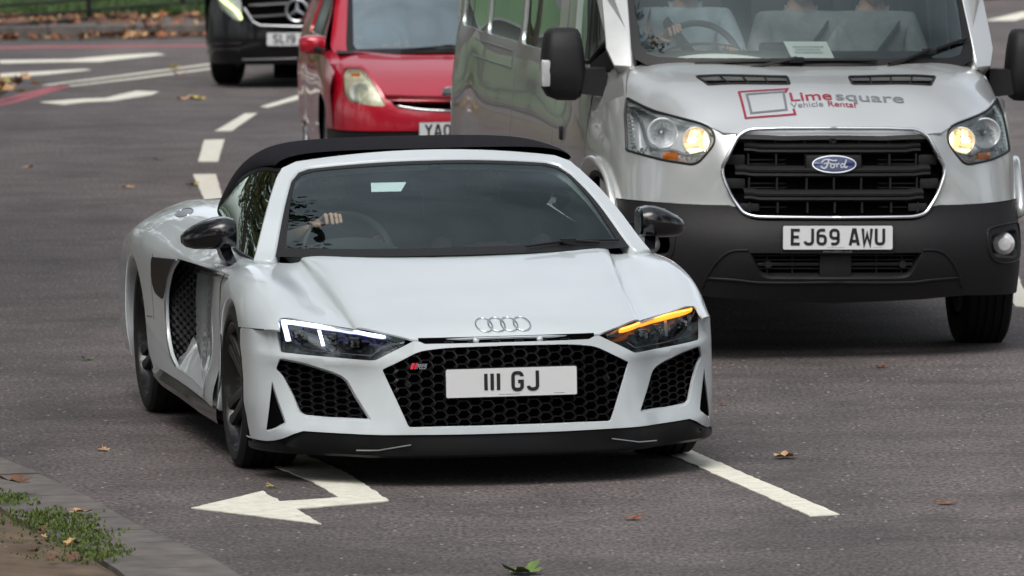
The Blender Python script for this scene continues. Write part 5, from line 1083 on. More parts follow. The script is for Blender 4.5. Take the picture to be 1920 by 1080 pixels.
    # interior
    k=MB(); k.grid([[(.28-.2*(y/.8)**2,y,1.33),(.05-.1*(y/.8)**2,y,1.375),(-.2,y,1.41),(-.35,y,1.385),(-.42,y,1.30),(-.42,y,1.0)] for y in np.linspace(-.78,.78,13)]); k.box((-2,0,.9),(5,1.8,.05)); k.box((-6.1,0,1.5),(.05,1.8,1.3)); 
    for s in (-1,1): k.box((-3.2,.94*s,1.10),(6.0,.02,.42))
    k.box((-.30,0,1.40),(.16,.30,.09),None,.02); k.build('dashboard',M_['cabin'],R)
    k=MB().grid([[(-.36,-.42+.2*math.cos(a),1.39+.055*math.sin(a)),(-.22,-.42+.21*math.cos(a),1.385+.05*math.sin(a))] for a in np.linspace(0,math.pi,12)]); k.build('instrument_hood',M_['cabin'],R)
    for y in (-.42,.17,.56):
        k=MB(); k.box((-1.0,y,1.0),(.5,.46,.14),None,.04); k.box((-1.30,y,1.36),(.14,.46,.68),Matrix.Rotation(-.12,4,'Y'),.05); k.box((-1.36,y,1.80),(.10,.26,.18),None,.04); k.build('seat',M_['leather'],R)
    sw=MB(); Mw=Matrix.Translation((-.50,-.42,1.345))@Matrix.Rotation(math.radians(-35),4,'Y')
    sw.tube([Mw@Vector((0,.20*math.cos(a),.225*math.sin(a))) for a in np.linspace(0,2*math.pi,40,endpoint=False)],.017,8,closed=True)
    for a in (0.1,math.pi-.1,-math.pi/2): sw.tube([Mw@Vector((0,0,0)),Mw@Vector((.0,.19*math.cos(a),.2*math.sin(a)))],.022,6,sq=.4)
    sw.build('steering_wheel',M_['steer'],R)
    MB().box((-1.8,0,.42),(4.4,1.5,.3)).box((-4.5,0,.5),(3.2,1.8,.4)).box((.25,0,.7),(1.0,1.1,.5)).box((.25,0,.42),(.9,1.30,.16)).box((.1,-.35,.30),(.5,.5,.1)).box((-.1,0,.30),(.12,1.5,.1)).build('underbody',M_['dark'],R,smooth=False)
    for x in (.10,-4.3):
        for s in (-1,1):
            liner(R,x,s*.62,s*.955,.40,.47)
            make_wheel(R,x,s*(.985-.1175),s,.352,.235,.215,5,False,'satin')
    return R
M_['bus_glass']=glass('tinted_bus_glass',(.05,.055,.05),0,1.6); M_['windscreen2']=glass('van_windscreen_glass',(.52,.57,.57),0,1.9)
M_['frost']=mat('clear_indicator',(.55,.55,.56),.15,.3,1.); M_['steer']=mat('wheel_grey',(.05,.055,.06),.5)
minibus=build_van()
p_=MB().add([minibus.matrix_world@Vector(v) for v in ((-.02,-.082,1.462),(-.02,.129,1.462),(.06,.158,1.378),(.06,-.05,1.378))],[(0,3,2,1)])
nt=p_.build('paper_note',mat('paper',(.78,.82,.76),.7),None,smooth=False); tag(nt,'white sheet of paper leaning on the dashboard inside the minibus windscreen','note')
k=MB(); Mn=minibus.matrix_world@Matrix.Translation((.024,.035,1.421))@Matrix.Rotation(math.radians(-46),4,'Y')@FRONT
k.join(text_mb('VEHICLE USED\nFOR SCHOOL\nTRIP',.024,Mn,ext=0)) if 0 else None
for j,(w,y) in enumerate(((.15,.018),(.13,.0),(.14,-.018))):
    x=-w/2
    rr=random.Random(j)
    while x<w/2-.008:
        a=rr.uniform(.004,.009); k.add([Mn@Vector(v) for v in ((x,y,.003),(x+a,y,.003),(x+a,y+.006,.003),(x,y+.006,.003))],[(0,1,2,3)]); x+=a+.004
k.build('note_print',M_['greymark'],nt,smooth=False)
# ---------- red hatchback and black people carrier: surfaces ----------
def plan_surf(plan,zs,dx,dy):
    u=np.r_[0,np.cumsum([np.hypot(plan[i+1][0]-plan[i][0],plan[i+1][1]-plan[i][1]) for i in range(len(plan)-1)])]
    x0=plan[0][0]
    B=[[(x+dxx*np.clip((x-x0+.75)/.5,0,1),y+dyy*np.clip((y-.4)/.4,0,1),z) for z,dxx,dyy in zip(zs,dx,dy)] for x,y in plan]
    B=[[(x,-y,z) for x,y,z in B[1]]]+B; return Surf(np.r_[-u[1],u],zs,B)
PB=plan_surf([(.93,0),(.92,.2),(.89,.4),(.83,.55),(.74,.635),(.62,.70),(.45,.742),(.25,.765),(0,.772)],[.15,.3,.45,.55,.65,.75,.85,.92],[-.06,-.01,0,-.01,-.045,-.12,-.25,-.42],[-.02,0,0,0,-.01,-.025,-.07,-.12])
_px=[.95,.85,.7,.5,.3,.1,-.1,-.25]; _py=[-.2,0,.2,.4,.55,.65,.74,.80]
def _pz(x,y):
    return lin([(.95,.60),(.85,.652),(.7,.715),(.5,.785),(.3,.84),(.1,.885),(-.1,.925),(-.25,.95)],x)+lin([(0,0),(.4,-.006),(.55,-.018),(.65,-.04),(.74,-.08),(.80,-.13)],abs(y))*lin([(-.25,.6),(.3,1),(.8,1.5)],x)
PH=Surf(_px,_py,[[(x,y,_pz(x,y)) for y in _py] for x in _px])
PW=Surf([-1.2,-1,-.5,0,.5,1,1.2],[-.1,0,.5,1.],[[(.05-.20*u*u-1.05*v-.02*u*u*v,(.70-.10*v)*u,.915-.03*u*u+.52*v+.03*math.sin(math.pi*max(v,0))) for v in (-.1,0,.5,1.)] for u in (-1.2,-1,-.5,0,.5,1,1.2)])
MF=plan_surf([(.95,0),(.94,.3),(.91,.5),(.85,.65),(.74,.78),(.58,.87),(.40,.915),(.2,.93),(0,.935)],[.18,.35,.5,.65,.8,.95,1.05],[-.06,0,0,-.02,-.05,-.10,-.18],[-.02,0,0,0,-.01,-.03,-.06])
# ---------- red hatchback ----------
def side_shell(R,xs,zs,yf,outer,wins,mat_,glassm,arches=(),name='body_side'):
    S_=Surf(xs,zs,[[(x,yf(x,z),z) for z in zs] for x in xs])
    mb=panel(S_,outer,wins,.12,.06)
    for w in wins: flange(S_,w,[(.002,.004),(.003,.012)],mb=mb)
    for s in (-1,1):
        m=mb if s>0 else mb.mirror(); m.build(name,M_[mat_],R,sharp=None)
        for w in wins:
            g=panel(S_,w,[],.15,.08,off=-.010); g=g if s>0 else g.mirror(); g.build('side_window',M_[glassm],R,sharp=None)
    return S_
def build_red_car():
    R=empty('hatchback',M=pose(-.48,49.5,.087,0)); tag(R,'red hatchback behind the white sports car, half hidden by the minibus','car')
    uv=lambda L:PB.inv(L,(1,2)); 
    lamp=[(.665,.80),(.64,.829),(.546,.832),(.516,.799),(.464,.712),(.402,.584),(.487,.589),(.628,.608),(.667,.649),(.672,.72)]
    ul=uv(dens(rnd(lamp,.03,3),.03)); ue=PB.u[-1]-.28
    slot=[(0,.615),(.383,.623),(.34,.580),(0,.560)]; us=uv(dens(slot,.03,False)); us[[0,-1],0]=0
    o=np.vstack([[(0,.40),(0,.40)][:1],[(u,.425) for u in np.linspace(.05,ue,24)],[(ue,z) for z in (.5,.6,.7,.78)],uv(dens([(.735,.83),(.67,.852),(.54,.848),(.50,.805),(.45,.715),(.40,.640),(0,.628)],.03,False)),us[0:1]*0+[[0,.628]],uv([(.0,.616)]),us])
    o=np.vstack([o[:-1],us[-1:]]); 
    mb=panel(PB,o,[ul],.04,.03); flange(PB,ul,[(.002,.004),(.004,.015)],mb=mb); flange(PB,us,[(.0,.006),(.004,.03)],hole=False,mb=mb,closed=False); mb.both().build('bumper',M_['red'],R,sharp=None)
    lo=np.vstack([[(0,.16)],[(u,.17) for u in np.linspace(.05,ue,16)],[(ue,.3),(ue,.415)],[(u,.415) for u in np.linspace(ue,0,20)]]); panel(PB,lo,[],.05,.04,off=-.008).both().build('lower_valance',M_['trim'],R,sharp=None)
    c=uv(curve([(0,.552),(.2,.566),(.34,.590)],5)); MB().tube(PB.pt(c[:,0],c[:,1])+[.004,0,0],.010,6,sq=.7).both().build('grille_bar',M_['chrome'],R,sharp=None)
    MB().box((.80,0,.59),(.12,.72,.07)).box((.45,0,.45),(.5,.9,.5)).box((-1.5,0,.45),(3.4,1.2,.5)).build('underbody',M_['dark'],R,smooth=False)
    MB().lathe([(.006,.0),(.004,.04),(-.004,.045)],24,'x',(.905,0,.665)).build('badge',M_['chrome'],R)
    ob=dens([(.905,0),(.888,.2),(.865,.405),(.70,.462),(.44,.51),(.30,.545),(.22,.60),(.0,.63),(-.16,.66),(-.20,.60),(-.13,.35),(-.10,0)],.04,False); ob[0,1]=ob[-1,1]=0
    mb=panel(PH,ob,[],.06,.05); flange(PH,ob[:26],[(.001,.003),(.002,.03)],hole=False,mb=mb,closed=False); mb.both().build('bonnet',M_['red'],R,sharp=None)
    wg=dens([(.30,.545),(.22,.60),(.0,.63),(-.16,.66),(-.24,.70),(-.24,.735),(.0,.745),(.25,.735),(.42,.68),(.44,.51)],.04); wg_=panel(PH,wg,[],.05,.04); wg_.mirror().build('front_wing',M_['red'],R,sharp=None); wg_.build('front_wing',M_['red'],R,sharp=None)
    for s in (-1,1):
        mk=lambda m_:(m_ if s>0 else m_.mirror())
        h_=panel(PB,ul,[],.05,.04,off=-.04); flange(PB,ul,[(0,0),(.006,.04)],mb=h_,off=-.002); H=mk(h_).build('headlight',M_['frostlamp'],R,sharp=25)
        b=MB(); x=float(PB.pt(*uv([(.57,.67)]).T)[0][0])-.035; b.lathe([(-.02,.001),(-.015,.03),(.01,.055),(.018,.062),(.01,.066)],28,'x',(x,.57,.675)); mk(b).build('reflector_bowl',M_['reflector'],H,sharp=30)
        b=MB().box((x-.05,.59,.785),(.03,.06,.02)); mk(b).build('indicator_bulb',M_['orange'],H)
        mk(panel(PB,ul,[],.05,.04,off=-.001)).build('headlight_lens',M_['hazy'],H,sharp=None)
    number_plate(R,'YA05 VWL',Matrix.Translation((.945,.065,.425))@FRONT)
    if PW.nrm([0],[.5])[0][0]<0: PW.flip=True
    mir=lambda L:np.vstack([L,[(-a,b) for a,b in L[::-1]]])
    g=dens(mir([(.0001,-.03),(.84,-.03),(.86,.1),(.85,.6),(.83,1.0),(.0001,1.0)]),.08); gi=dens(mir([(.0001,.015),(.76,.04),(.79,.1),(.80,.6),(.78,.97),(.0001,.97)]),.08)
    w=panel(PW,g,[],.1,.06).build('windscreen',M_['windscreen3'],R,sharp=None); panel(PW,g,[gi],.06,.05,off=.003).build('windscreen_border',M_['trim'],w,sharp=None)
    a=dens([(.84,-.05),(.95,-.03),(1.0,.1),(.97,.6),(.93,1.0),(.832,1.0),(.852,.6),(.862,.1)],.06); mb=panel(PW,a,[],.05,.05,off=.006); flange(PW,a,[(.004,.003),(.008,.012),(.012,.05)],hole=False,off=.006,mb=mb)
    for s in (-1,1): (mb if s>0 else mb.mirror()).build('windscreen_pillar',M_['red'],R,sharp=None)
    for q in ([(-.35,-.01),(.1,.02),(.45,.015)],): 
        q=np.array(q); X=PW.pt(q[:,0],q[:,1])+VW.nrm([0],[.5])*.02; MB().tube(X,.008,6).box(X[1],(.02,.06,.02)).build('wiper',M_['trim'],R)
    yf=lambda x,z: lin([(.15,.73),(.3,.76),(.55,.775),(.75,.772),(.90,.75),(.98,.735),(1.2,.66),(1.4,.58),(1.46,.52)],z)-lin([(.6,.045),(.3,.010),(0,0),(-2.,.01),(-3.,.04),(-3.4,.08),(-3.6,.2)],x)-lin([(-.9,0),(-.2,.0),(.1,.02),(.5,.04)],x)*(z>.8)
    xs=[.55,.3,0,-.5,-1,-2,-3,-3.4,-3.55]; zs=[.17,.3,.55,.75,.9,.98,1.2,1.4,1.46]
    outer=dens([(.52,.425),(.52,.80),(.2,.86),(-.15,.935),(-.45,1.13),(-1.0,1.42),(-1.2,1.46),(-2.2,1.45),(-3.4,1.1),(-3.55,.5),(-3.45,.2),(-.42,.2),(-.38,.45),(-.25,.60),(0,.66),(.25,.60),(.36,.45)],.1)
    win=dens(rnd([(-.30,.98),(-1.95,.99),(-1.95,1.36),(-1.05,1.37),(-.55,1.14)],.04,3),.08)
    side_shell(R,xs,zs,yf,outer,[win],'red','bus_glass')
    MB().grid([[(x,y,1.46+.04*(1-(y/.52)**2)-.25*max(0,x+1.15)**1.2*4*0) for y in np.linspace(-.52,.52,7)] for x in (-1.0,-1.5,-2.2)]).grid([[(-2.2,y,1.46) for y in (-.52,.52)],[(-3.5,y,1.0) for y in (-.7,.7)]]).build('roof',M_['red'],R)
    k=MB(); k.grid([[(.0,y,.90),(-.3,y,.93),(-.5,y,.90),(-.5,y,.6)] for y in np.linspace(-.66,.66,7)]).box((-3.3,0,.9),(.05,1.3,.8)).build('dashboard',M_['cabin'],R)
    for y in (-.36,.36): MB().box((-1.35,y,.95),(.15,.48,.60),Matrix.Rotation(-.15,4,'Y'),.05).box((-1.42,y,1.30),(.10,.25,.16),None,.04).build('seat',M_['leather'],R)
    sw=MB(); Mw=Matrix.Translation((-.62,-.36,.93))@Matrix.Rotation(-.5,4,'Y'); sw.tube([Mw@Vector((0,.18*math.cos(a),.18*math.sin(a))) for a in np.linspace(0,2*math.pi,28,endpoint=False)],.016,6,closed=True); sw.build('steering_wheel',M_['leather'],R)
    for s in (-1,1):
        P=[]
        for y,x0,x1,z0,z1 in ((.70,-.50,-.58,.91,.98),(.715,-.46,-.60,.885,.998),(.76,-.44,-.62,.878,1.004),(.83,-.45,-.63,.878,1.004),(.872,-.48,-.62,.885,.995),(.885,-.52,-.60,.91,.975)):
            P.append([((x0+x1)/2+(x0-x1)/2*math.copysign(abs(math.cos(a))**.6,math.cos(a)),y*s,(z0+z1)/2+(z1-z0)/2*math.copysign(abs(math.sin(a))**.6,math.sin(a))) for a in np.linspace(0,2*math.pi,20,endpoint=False)])
        m=MB().grid(P,closev=True,flip=s<0); m.add(P[-1],[tuple(range(20))]); m.add(P[0],[tuple(range(20))]); m.build('door_mirror',M_['red'],R,sharp=50)
        MB().box((-.46,.735*s,.90),(.10,.12,.05),Matrix.Rotation(.3*s,4,'X'),.015).build('mirror_stalk',M_['trim'],R)
        for x in (0,-2.7):
            liner(R,x,s*.48,s*.70,.32,.34); make_wheel(R,x,s*(.655 if x==0 else .63),s,.30,.185,.2,6,False,'satin')
M_['frostlamp']=vary(mat('aged_lamp',(.66,.66,.58),.35,.3),25,.25); M_['hazy']=glass('hazy_lens',(.93,.93,.86),.25,1.3)
M_['windscreen3']=glass('hatch_windscreen_glass',(.5,.55,.55),.03,5.)
build_red_car()
# ---------- black people carrier ----------
def build_carrier():
    R=empty('people_carrier',M=pose(-1.69,65.6,-.157,0)); tag(R,'black people carrier with chrome star grille behind the red hatchback','van')
    uv=lambda L:MF.inv(L,(1,2)); ue=MF.u[-1]-.15; fx=lambda y,z:float(MF.pt(*uv([(abs(y),z)]).T)[0][0])
    gr=[(0,.84),(.40,.835),(.49,.80),(.478,.698),(.391,.575),(.33,.543),(0,.531)]; ug=uv(dens(gr,.03,False)); ug[[0,-1],0]=0
    lamp=[(.80,.90),(.50,.86),(.52,.78),(.492,.70),(.488,.589),(.564,.594),(.712,.695),(.78,.80)]; ul=uv(dens(rnd(lamp,.03,3),.03))
    o=np.vstack([[(0,.20)],[(u,.21) for u in np.linspace(.05,ue,20)],[(ue,z) for z in (.35,.5,.7,.9)],[(u,1.0) for u in np.linspace(ue,0,16)],ug]); o[-1,0]=0
    mb=panel(MF,o,[ul],.05,.04); flange(MF,ug,[(0,.005),(.004,.04)],hole=False,mb=mb,closed=False); flange(MF,ul,[(.003,.01)],mb=mb); mb.both().build('bumper',M_['blackpaint'],R,sharp=None)
    g=MB(); 
    for (z,zz) in ((.735,.028),(.635,.024)):
        k=uv(dens([(.09,z+.004),(.43,z-.018)],.03,False)); X=MF.pt(k[:,0],k[:,1])-[.01,0,0]; g.tube(X,zz*.7,8,sq=.5)
    k=uv(dens([(.0,.537),(.33,.548),(.391,.580),(.475,.70)],.03,False)); g.tube(MF.pt(k[:,0],k[:,1]),.012,8)
    g.both(); t=np.linspace(0,2*math.pi,36,endpoint=False); x0=fx(0,.675)+.01; g.tube([(x0,.095*math.cos(a),.675+.095*math.sin(a)) for a in t],.014,8,closed=True)
    for a in (90,210,330): a=math.radians(a); g.tube([(x0,0,.675),(x0,.085*math.cos(a),.675+.085*math.sin(a))],[.022,.006],8)
    g.build('grille',M_['satin'],R); MB().box((.84,0,.68),(.1,1.0,.40)).box((.3,0,.5),(.9,1.3,.6)).box((-2,0,.6),(4,1.5,.7)).box((.42,-.03,.14),(.6,.45,.12)).build('underbody',M_['dark'],R,smooth=False)
    k=uv(dens([(0,.262),(.497,.25)],.03,False)); MB().tube(MF.pt(k[:,0],k[:,1])+[.005,0,0],.008,6).both().build('bumper_strip',M_['satin'],R)
    for s in (-1,1):
        mk=lambda m_:(m_ if s>0 else m_.mirror())
        H=mk(panel(MF,ul,[],.06,.05,off=-.02)).build('headlight',M_['reflector'],R,sharp=None)
        d=uv(dens(curve([(.735,.80),(.68,.755),(.60,.705),(.535,.65),(.500,.598)],4),.03,False)); mk(MB().tube(MF.pt(d[:,0],d[:,1]),.014,8)).build('light_strip',M_['drl2'],H)
        mk(panel(MF,ul,[],.06,.05,off=.002)).build('headlight_lens',M_['lens'],H,sharp=None)
        k=MB()
        for L in ([(.76,.385),(.50,.395)],[(.75,.335),(.52,.345)],[(.545,.30),(.50,.39)]): q=uv(dens(L,.04,False)); k.tube(MF.pt(q[:,0],q[:,1])+[.004,0,0],.008,6)
        mk(k).build('intake_blade',M_['gloss'],R)
        liner(R,0,s*.62,s*.89,.36,.38)
        for x in (0,-3.2): make_wheel(R,x,s*.80,s,.34,.225,.23,5,False,'satin')
    number_plate(R,'SL19 VJJ',Matrix.Translation((.985,0,.430))@FRONT)
    bz=lambda x,y:lin([(.9,.98),(.6,1.06),(.2,1.14),(-.2,1.20)],x)-.1*abs(y)**3
    MB().grid([[(x,y,bz(x,y)) for y in np.linspace(-.90,.90,13)] for x in (.82,.6,.4,.2,0,-.2)],flip=True).build('bonnet',M_['blackpaint'],R)
    MB().grid([[(-.15-.9*v,y*(1-.12*v),1.18+.62*v) for y in np.linspace(-.85,.85,5)] for v in np.linspace(0,1,4)]).build('windscreen',M_['bus_glass'],R)
    yf=lambda x,z: lin([(.2,.90),(.4,.93),(.9,.935),(1.15,.91),(1.5,.84),(1.85,.75)],z)-lin([(.6,.06),(.3,.012),(0,0),(-4,0),(-4.2,.08)],x)
    xs=[.6,.3,0,-1,-2,-3,-4,-4.2]; zs=[.2,.4,.9,1.15,1.5,1.85]
    side_shell(R,xs,zs,yf,dens([(.55,.22),(.58,1.0),(.1,1.14),(-.2,1.2),(-1.05,1.83),(-4.1,1.84),(-4.2,.3),(-.42,.25),(-.36,.5),(0,.72),(.36,.5),(.42,.22)],.12),[dens(rnd([(-.55,1.2),(-4.0,1.2),(-4.0,1.7),(-1.1,1.7)],.05,3),.1)],'blackpaint','bus_glass')
    MB().grid([[(x,y,1.84+.05*(1-(y/.75)**2)) for y in np.linspace(-.76,.76,7)] for x in (-1.03,-2,-4.1)]).build('roof',M_['blackpaint'],R)
M_['drl2']=mat('daytime_lamp',(1,1,.5),.3,emis=(.85,1.,.35),es=1.3)
build_carrier()
# ---------- dark saloon far behind on the right ----------
def build_saloon():
    R=empty('saloon',M=pose(5.95,87.6,-.9,0)); tag(R,'dark saloon car at the top right corner, only its wheels and sill in view','car')
    S2=[(-2.3,.75),(-2.2,.95),(-1.4,1.0),(-.7,1.38),(.5,1.42),(1.2,1.02),(2.0,.90),(2.3,.70)]
    b=MB()
    for x,w,zt in ((-2.35,.70,.80),(-2.2,.85,.95),(-1.4,.90,1.0),(0,.92,1.0),(1.2,.90,.98),(2.1,.84,.86),(2.35,.66,.70)): 
        pass
    xs=[-2.35,-2.2,-1.4,0,1.2,2.1,2.35]; W_=[.70,.85,.90,.92,.90,.84,.66]; Z_=[.80,.95,1.0,1.0,.98,.86,.70]
    b.grid([[(x,-w*.97,.25),(x,-w,.5),(x,-w*.97,z-.1),(x,-w*.85,z),(x,0,z+.02),(x,w*.85,z),(x,w*.97,z-.1),(x,w,.5),(x,w*.97,.25)] for x,w,z in zip(xs,W_,Z_)]); b.add([(-2.35,-.68,.25),(-2.35,.68,.25),(-2.35,.6,.8),(-2.35,-.6,.8),(2.35,-.64,.25),(2.35,.64,.25),(2.35,.56,.7),(2.35,-.56,.7)],[(0,1,2,3),(4,5,6,7)])
    b.build('body',M_['blackpaint'],R); MB().grid([[(-1.5,y,1.0),(-.8,y*.85,1.38),(.4,y*.82,1.42),(1.15,y,1.0)] for y in (-.85,-.5,0,.5,.85)]).build('roof',M_['blackpaint'],R)
    for s in (-1,1): MB().add([(-1.45,s*.86,1.0),(-.8,s*.74,1.36),(.4,s*.71,1.40),(1.1,s*.86,1.0)],[(0,1,2,3)]).build('side_window',M_['bus_glass'],R)
    MB().box((0,0,.3),(4,1.4,.2)).build('underbody',M_['dark'],R)
    for x in (1.4,-1.4):
        for s in (-1,1): make_wheel(R,x,s*.82,s,.33,.22,.22,5,False,'satin')
build_saloon()
# ---------- people seen behind the windscreens ----------
def skinned(pts,edges,root=0,sub=2):
    """one continuous limb surface grown round connected joints: pts = (x,y,z,radius[,radius2])"""
    me=bpy.data.meshes.new('sk'); me.from_pydata([p[:3] for p in pts],edges,[]); o=bpy.data.objects.new('sk',me); C.objects.link(o)
    m=o.modifiers.new('s','SKIN'); m.use_smooth_shade=True
    lay=me.skin_vertices[0].data if me.skin_vertices else None
    if lay is None:
        bpy.context.view_layer.objects.active=o; bpy.ops.mesh.customdata_skin_add(); lay=me.skin_vertices[0].data
    for i,p in enumerate(pts): lay[i].radius=(p[3],p[4] if len(p)>4 else p[3]); lay[i].use_root=(i==root)
    s=o.modifiers.new('b','SUBSURF'); s.levels=sub; s.render_levels=sub
    dg=bpy.context.evaluated_depsgraph_get(); e=o.evaluated_get(dg); em=e.to_mesh()
    mb=MB().add([v.co[:] for v in em.vertices],[p.vertices[:] for p in em.polygons]); e.to_mesh_clear(); bpy.data.objects.remove(o); bpy.data.meshes.remove(me); return mb
def head_mesh(c,r=.105,yaw=0.):
    mb=MB(); V=[];n,m=22,28
    for i in range(n+1):
        t=math.pi*i/n
        for j in range(m):
            a=2*math.pi*j/m; x=math.sin(t)*math.cos(a); y=math.sin(t)*math.sin(a); z=math.cos(t)
            jaw=1-.30*max(0,-z)**1.3; X=x*.093*(1-.12*max(0,-z)*(x<0)); Y=y*.076*jaw; Z=z*.118
            f=max(0,math.cos(a))**6 if x>0 else 0
            X+= .022*f*math.exp(-((z+.12)/.16)**2)*math.exp(-(y/.16)**2)       # nose
            X-= .009*math.exp(-((z-.10)/.12)**2)*math.exp(-((abs(y)-.36)/.16)**2)*(x>0)   # eye sockets
            X+= .006*math.exp(-((z+.52)/.10)**2)*math.exp(-(y/.25)**2)*(x>0)   # lips
            X+= .010*math.exp(-((z+.85)/.14)**2)*math.exp(-(y/.3)**2)*(x>0)    # chin
            V.append((X,Y,Z))
    F=[(i*m+j,(i+1)*m+j,(i+1)*m+(j+1)%m,i*m+(j+1)%m) for i in range(n) for j in range(m)]
    mb.add(V,F)
    for s in (-1,1): mb.box((-.005,s*.078,-.005),(.035,.014,.058),Matrix.Rotation(.2,4,'Y'),.006)
    return mb.xf(Matrix.Translation(c)@Matrix.Rotation(yaw,4,'Z'))
def hand(mb,wrist,knk,over,tip,across,n=4,thumb=None):
    """palm from wrist to the knuckle line, four fingers bent over `over` to `tip`, thumb from the side"""
    w=Vector(wrist); k=Vector(knk); a=Vector(across); ov=Vector(over); tp=Vector(tip)
    pts=[(*w,.024,.019)]; ed=[]
    pts.append((*((w+k)/2),.034,.017)); ed.append((0,1)); 
    for i in range(4):
        o=(i-1.5)*.0205; ln=(1.0,1.12,1.05,.86)[i]; b=k+a*o; c=b+(ov-k)*ln*.98; d=c+(tp-ov)*.55*ln; e=c+(tp-ov)*ln*1.0
        j=len(pts); pts+=[(*b,.0105),(*c,.0095),(*d,.0088),(*e,.0075)]; ed+=[(1,j),(j,j+1),(j+1,j+2),(j+2,j+3)]
    t=Vector(thumb if thumb else (w+k)/2-a*.05+(ov-k)*.3); j=len(pts); q=(w*.6+k*.4)
    pts+=[(*(q-a*.030),.014),(*((q-a*.045)*.5+t*.5),.0115),(*t,.009)]; ed+=[(1,j),(j,j+1),(j+1,j+2)]
    mb.join(skinned(pts,ed,0,2))
def person(label,Mv,seat,sh,headc,arms,shirt,hair,sleeve='short',group=None,yaw=0.,skin='skin'):
    """seat: pelvis, sh: base of the neck, arms: list of (shoulder, elbow, wrist, handspec)"""
    p=Vector(seat); n=Vector(sh); y=p.y
    P=[(*p,.15,.12),(*(p*.55+n*.45),.155,.105),(*(p*.22+n*.78),.135,.09),(*n,.07,.07),(n.x+.01,n.y,n.z+.07,.056,.056),(headc[0]-.01,headc[1],headc[2]-.03,.06,.06)]
    E=[(0,1),(1,2),(2,3),(3,4),(4,5)]
    for s in (-1,1):
        k=len(P); P+=[(p.x+.42,y+s*.13,p.z+.06,.078,.078),(p.x+.62,y+s*.14,p.z-.28,.05,.05),(p.x+.72,y+s*.14,p.z-.36,.035,.035)]; E+=[(0,k),(k,k+1),(k+1,k+2)]
    for (s0,e0,w0,hs_) in arms:
        k=len(P); P+=[(*s0,.052,.052),(*e0,.040,.040),(*[(a+b)/2 for a,b in zip(e0,w0)],.038,.036),(*w0,.027,.022)]; E+=[(2,k),(k,k+1),(k+1,k+2),(k+2,k+3)]
    mb=skinned(P,E,0,2); mb.join(head_mesh(headc,yaw=yaw))
    for (s0,e0,w0,hs_) in arms: hand(mb,w0,*hs_)
    ey=MB(); Hm=Matrix.Translation(headc)@Matrix.Rotation(yaw,4,'Z')
    for s in (-1,1):
        e_=MB().lathe([(-.010,.0005),(-.007,.007),(0,.010),(.007,.007),(.010,.0005)],12,'x',(.074,s*.030,.012)); ey.join(e_)
    eyeb=MB().tube([(.083,-.048,.030),(.090,-.030,.036),(.088,-.014,.032)],.004,5).join(MB().tube([(.083,.048,.030),(.090,.030,.036),(.088,.014,.032)],.004,5)).join(MB().tube([(.086,-.020,-.066),(.094,0,-.064),(.086,.020,-.066)],.0045,5))
    o=mb.build('person',M_[skin],sharp=None); o.matrix_world=Mv; tag(o,label,'person',group)
    ey.xf(Hm).build('eyes',M_['eye'],o); eyeb.xf(Hm).build('eyebrows',hair,o)
    S2=[(*p,.165,.135),(*(p*.55+n*.45),.17,.12),(*(p*.22+n*.78),.162,.115),(n.x,n.y,n.z-.005,.075,.075)]; E2=[(0,1),(1,2),(2,3)]
    for (s0,e0,w0,hs_) in arms:
        k=len(S2); S2.append((*s0,.080,.080)); E2.append((2,k)); s1=Vector(s0); e1=Vector(e0); w1=Vector(w0)
        if sleeve=='short': S2.append((*(s1+(e1-s1)*.6),.062,.062)); E2.append((k,k+1))
        else: S2+= [(*e1,.064,.064),(*(e1+(w1-e1)*.82),.050,.048)]; E2+=[(k,k+1),(k+1,k+2)]
    c=skinned(S2,E2,0,2); 
    c.build('shirt',shirt,o,sharp=None)
    if sleeve=='long':
        k=MB(); 
        for s in (-1,1): k.add([(n.x+.06,n.y+s*.012,n.z-.055),(n.x+.075,n.y+s*.07,n.z-.05),(n.x+.03,n.y+s*.085,n.z+.025),(n.x+.045,n.y+s*.045,n.z+.02)],[(0,1,2,3)])
        k.build('collar',shirt,o,smooth=False)
    h_=MB(); V=[];m_=24
    for i in range(10):
        t=math.pi*.58*i/9
        for j in range(m_):
            a=2*math.pi*j/m_; x=math.sin(t)*math.cos(a); 
            back=.0 if x<.35 else (x-.35)*.05*i/9
            V.append((x*.101-back-.004,math.sin(t)*math.sin(a)*.084,max(math.cos(t)*.128+.004,-.02 if x<.2 else .045)))
    h_.add(V,[(i*m_+j,(i+1)*m_+j,(i+1)*m_+(j+1)%m_,i*m_+(j+1)%m_) for i in range(9) for j in range(m_)]).xf(Matrix.Translation(headc)@Matrix.Rotation(yaw,4,'Z')).build('hair',hair,o,sharp=None)
    return o
def cloth(n,c): return vary(mat(n,c,.85),9,.25,bump=.9,bscale=11)
M_['navy']=cloth('dark_shirt',(.015,.016,.02)); M_['paleblue']=cloth('pale_blue_shirt',(.36,.42,.46)); M_['pale']=cloth('white_shirt',(.26,.28,.28)); M_['hairb']=mat('brown_hair',(.025,.015,.01),.6); M_['teal']=cloth('teal_shirt',(.05,.16,.22))
M_['eye']=mat('eye',(.03,.025,.02),.2)
Ms=sports_car.matrix_world; Mb=minibus.matrix_world
person('driver of the white sports car, dark top, bare forearm, hand on the wheel',Ms,(-1.15,-.35,.55),(-1.28,-.34,.975),(-1.21,-.335,1.075),
  [((-1.26,-.52,.92),(-.90,-.64,.825),(-.775,-.475,.915),((-.762,-.415,.945),(-.700,-.405,.972),(-.676,-.402,.930),(0,1,0),4,(-.71,-.455,.925))),
   ((-1.26,-.17,.92),(-1.05,-.12,.74),(-.80,-.20,.72),((-.76,-.20,.75),(-.71,-.19,.77),(-.69,-.19,.74),(0,.7,-.7),4,(-.70,-.23,.72)))],M_['navy'],M_['hairb'])
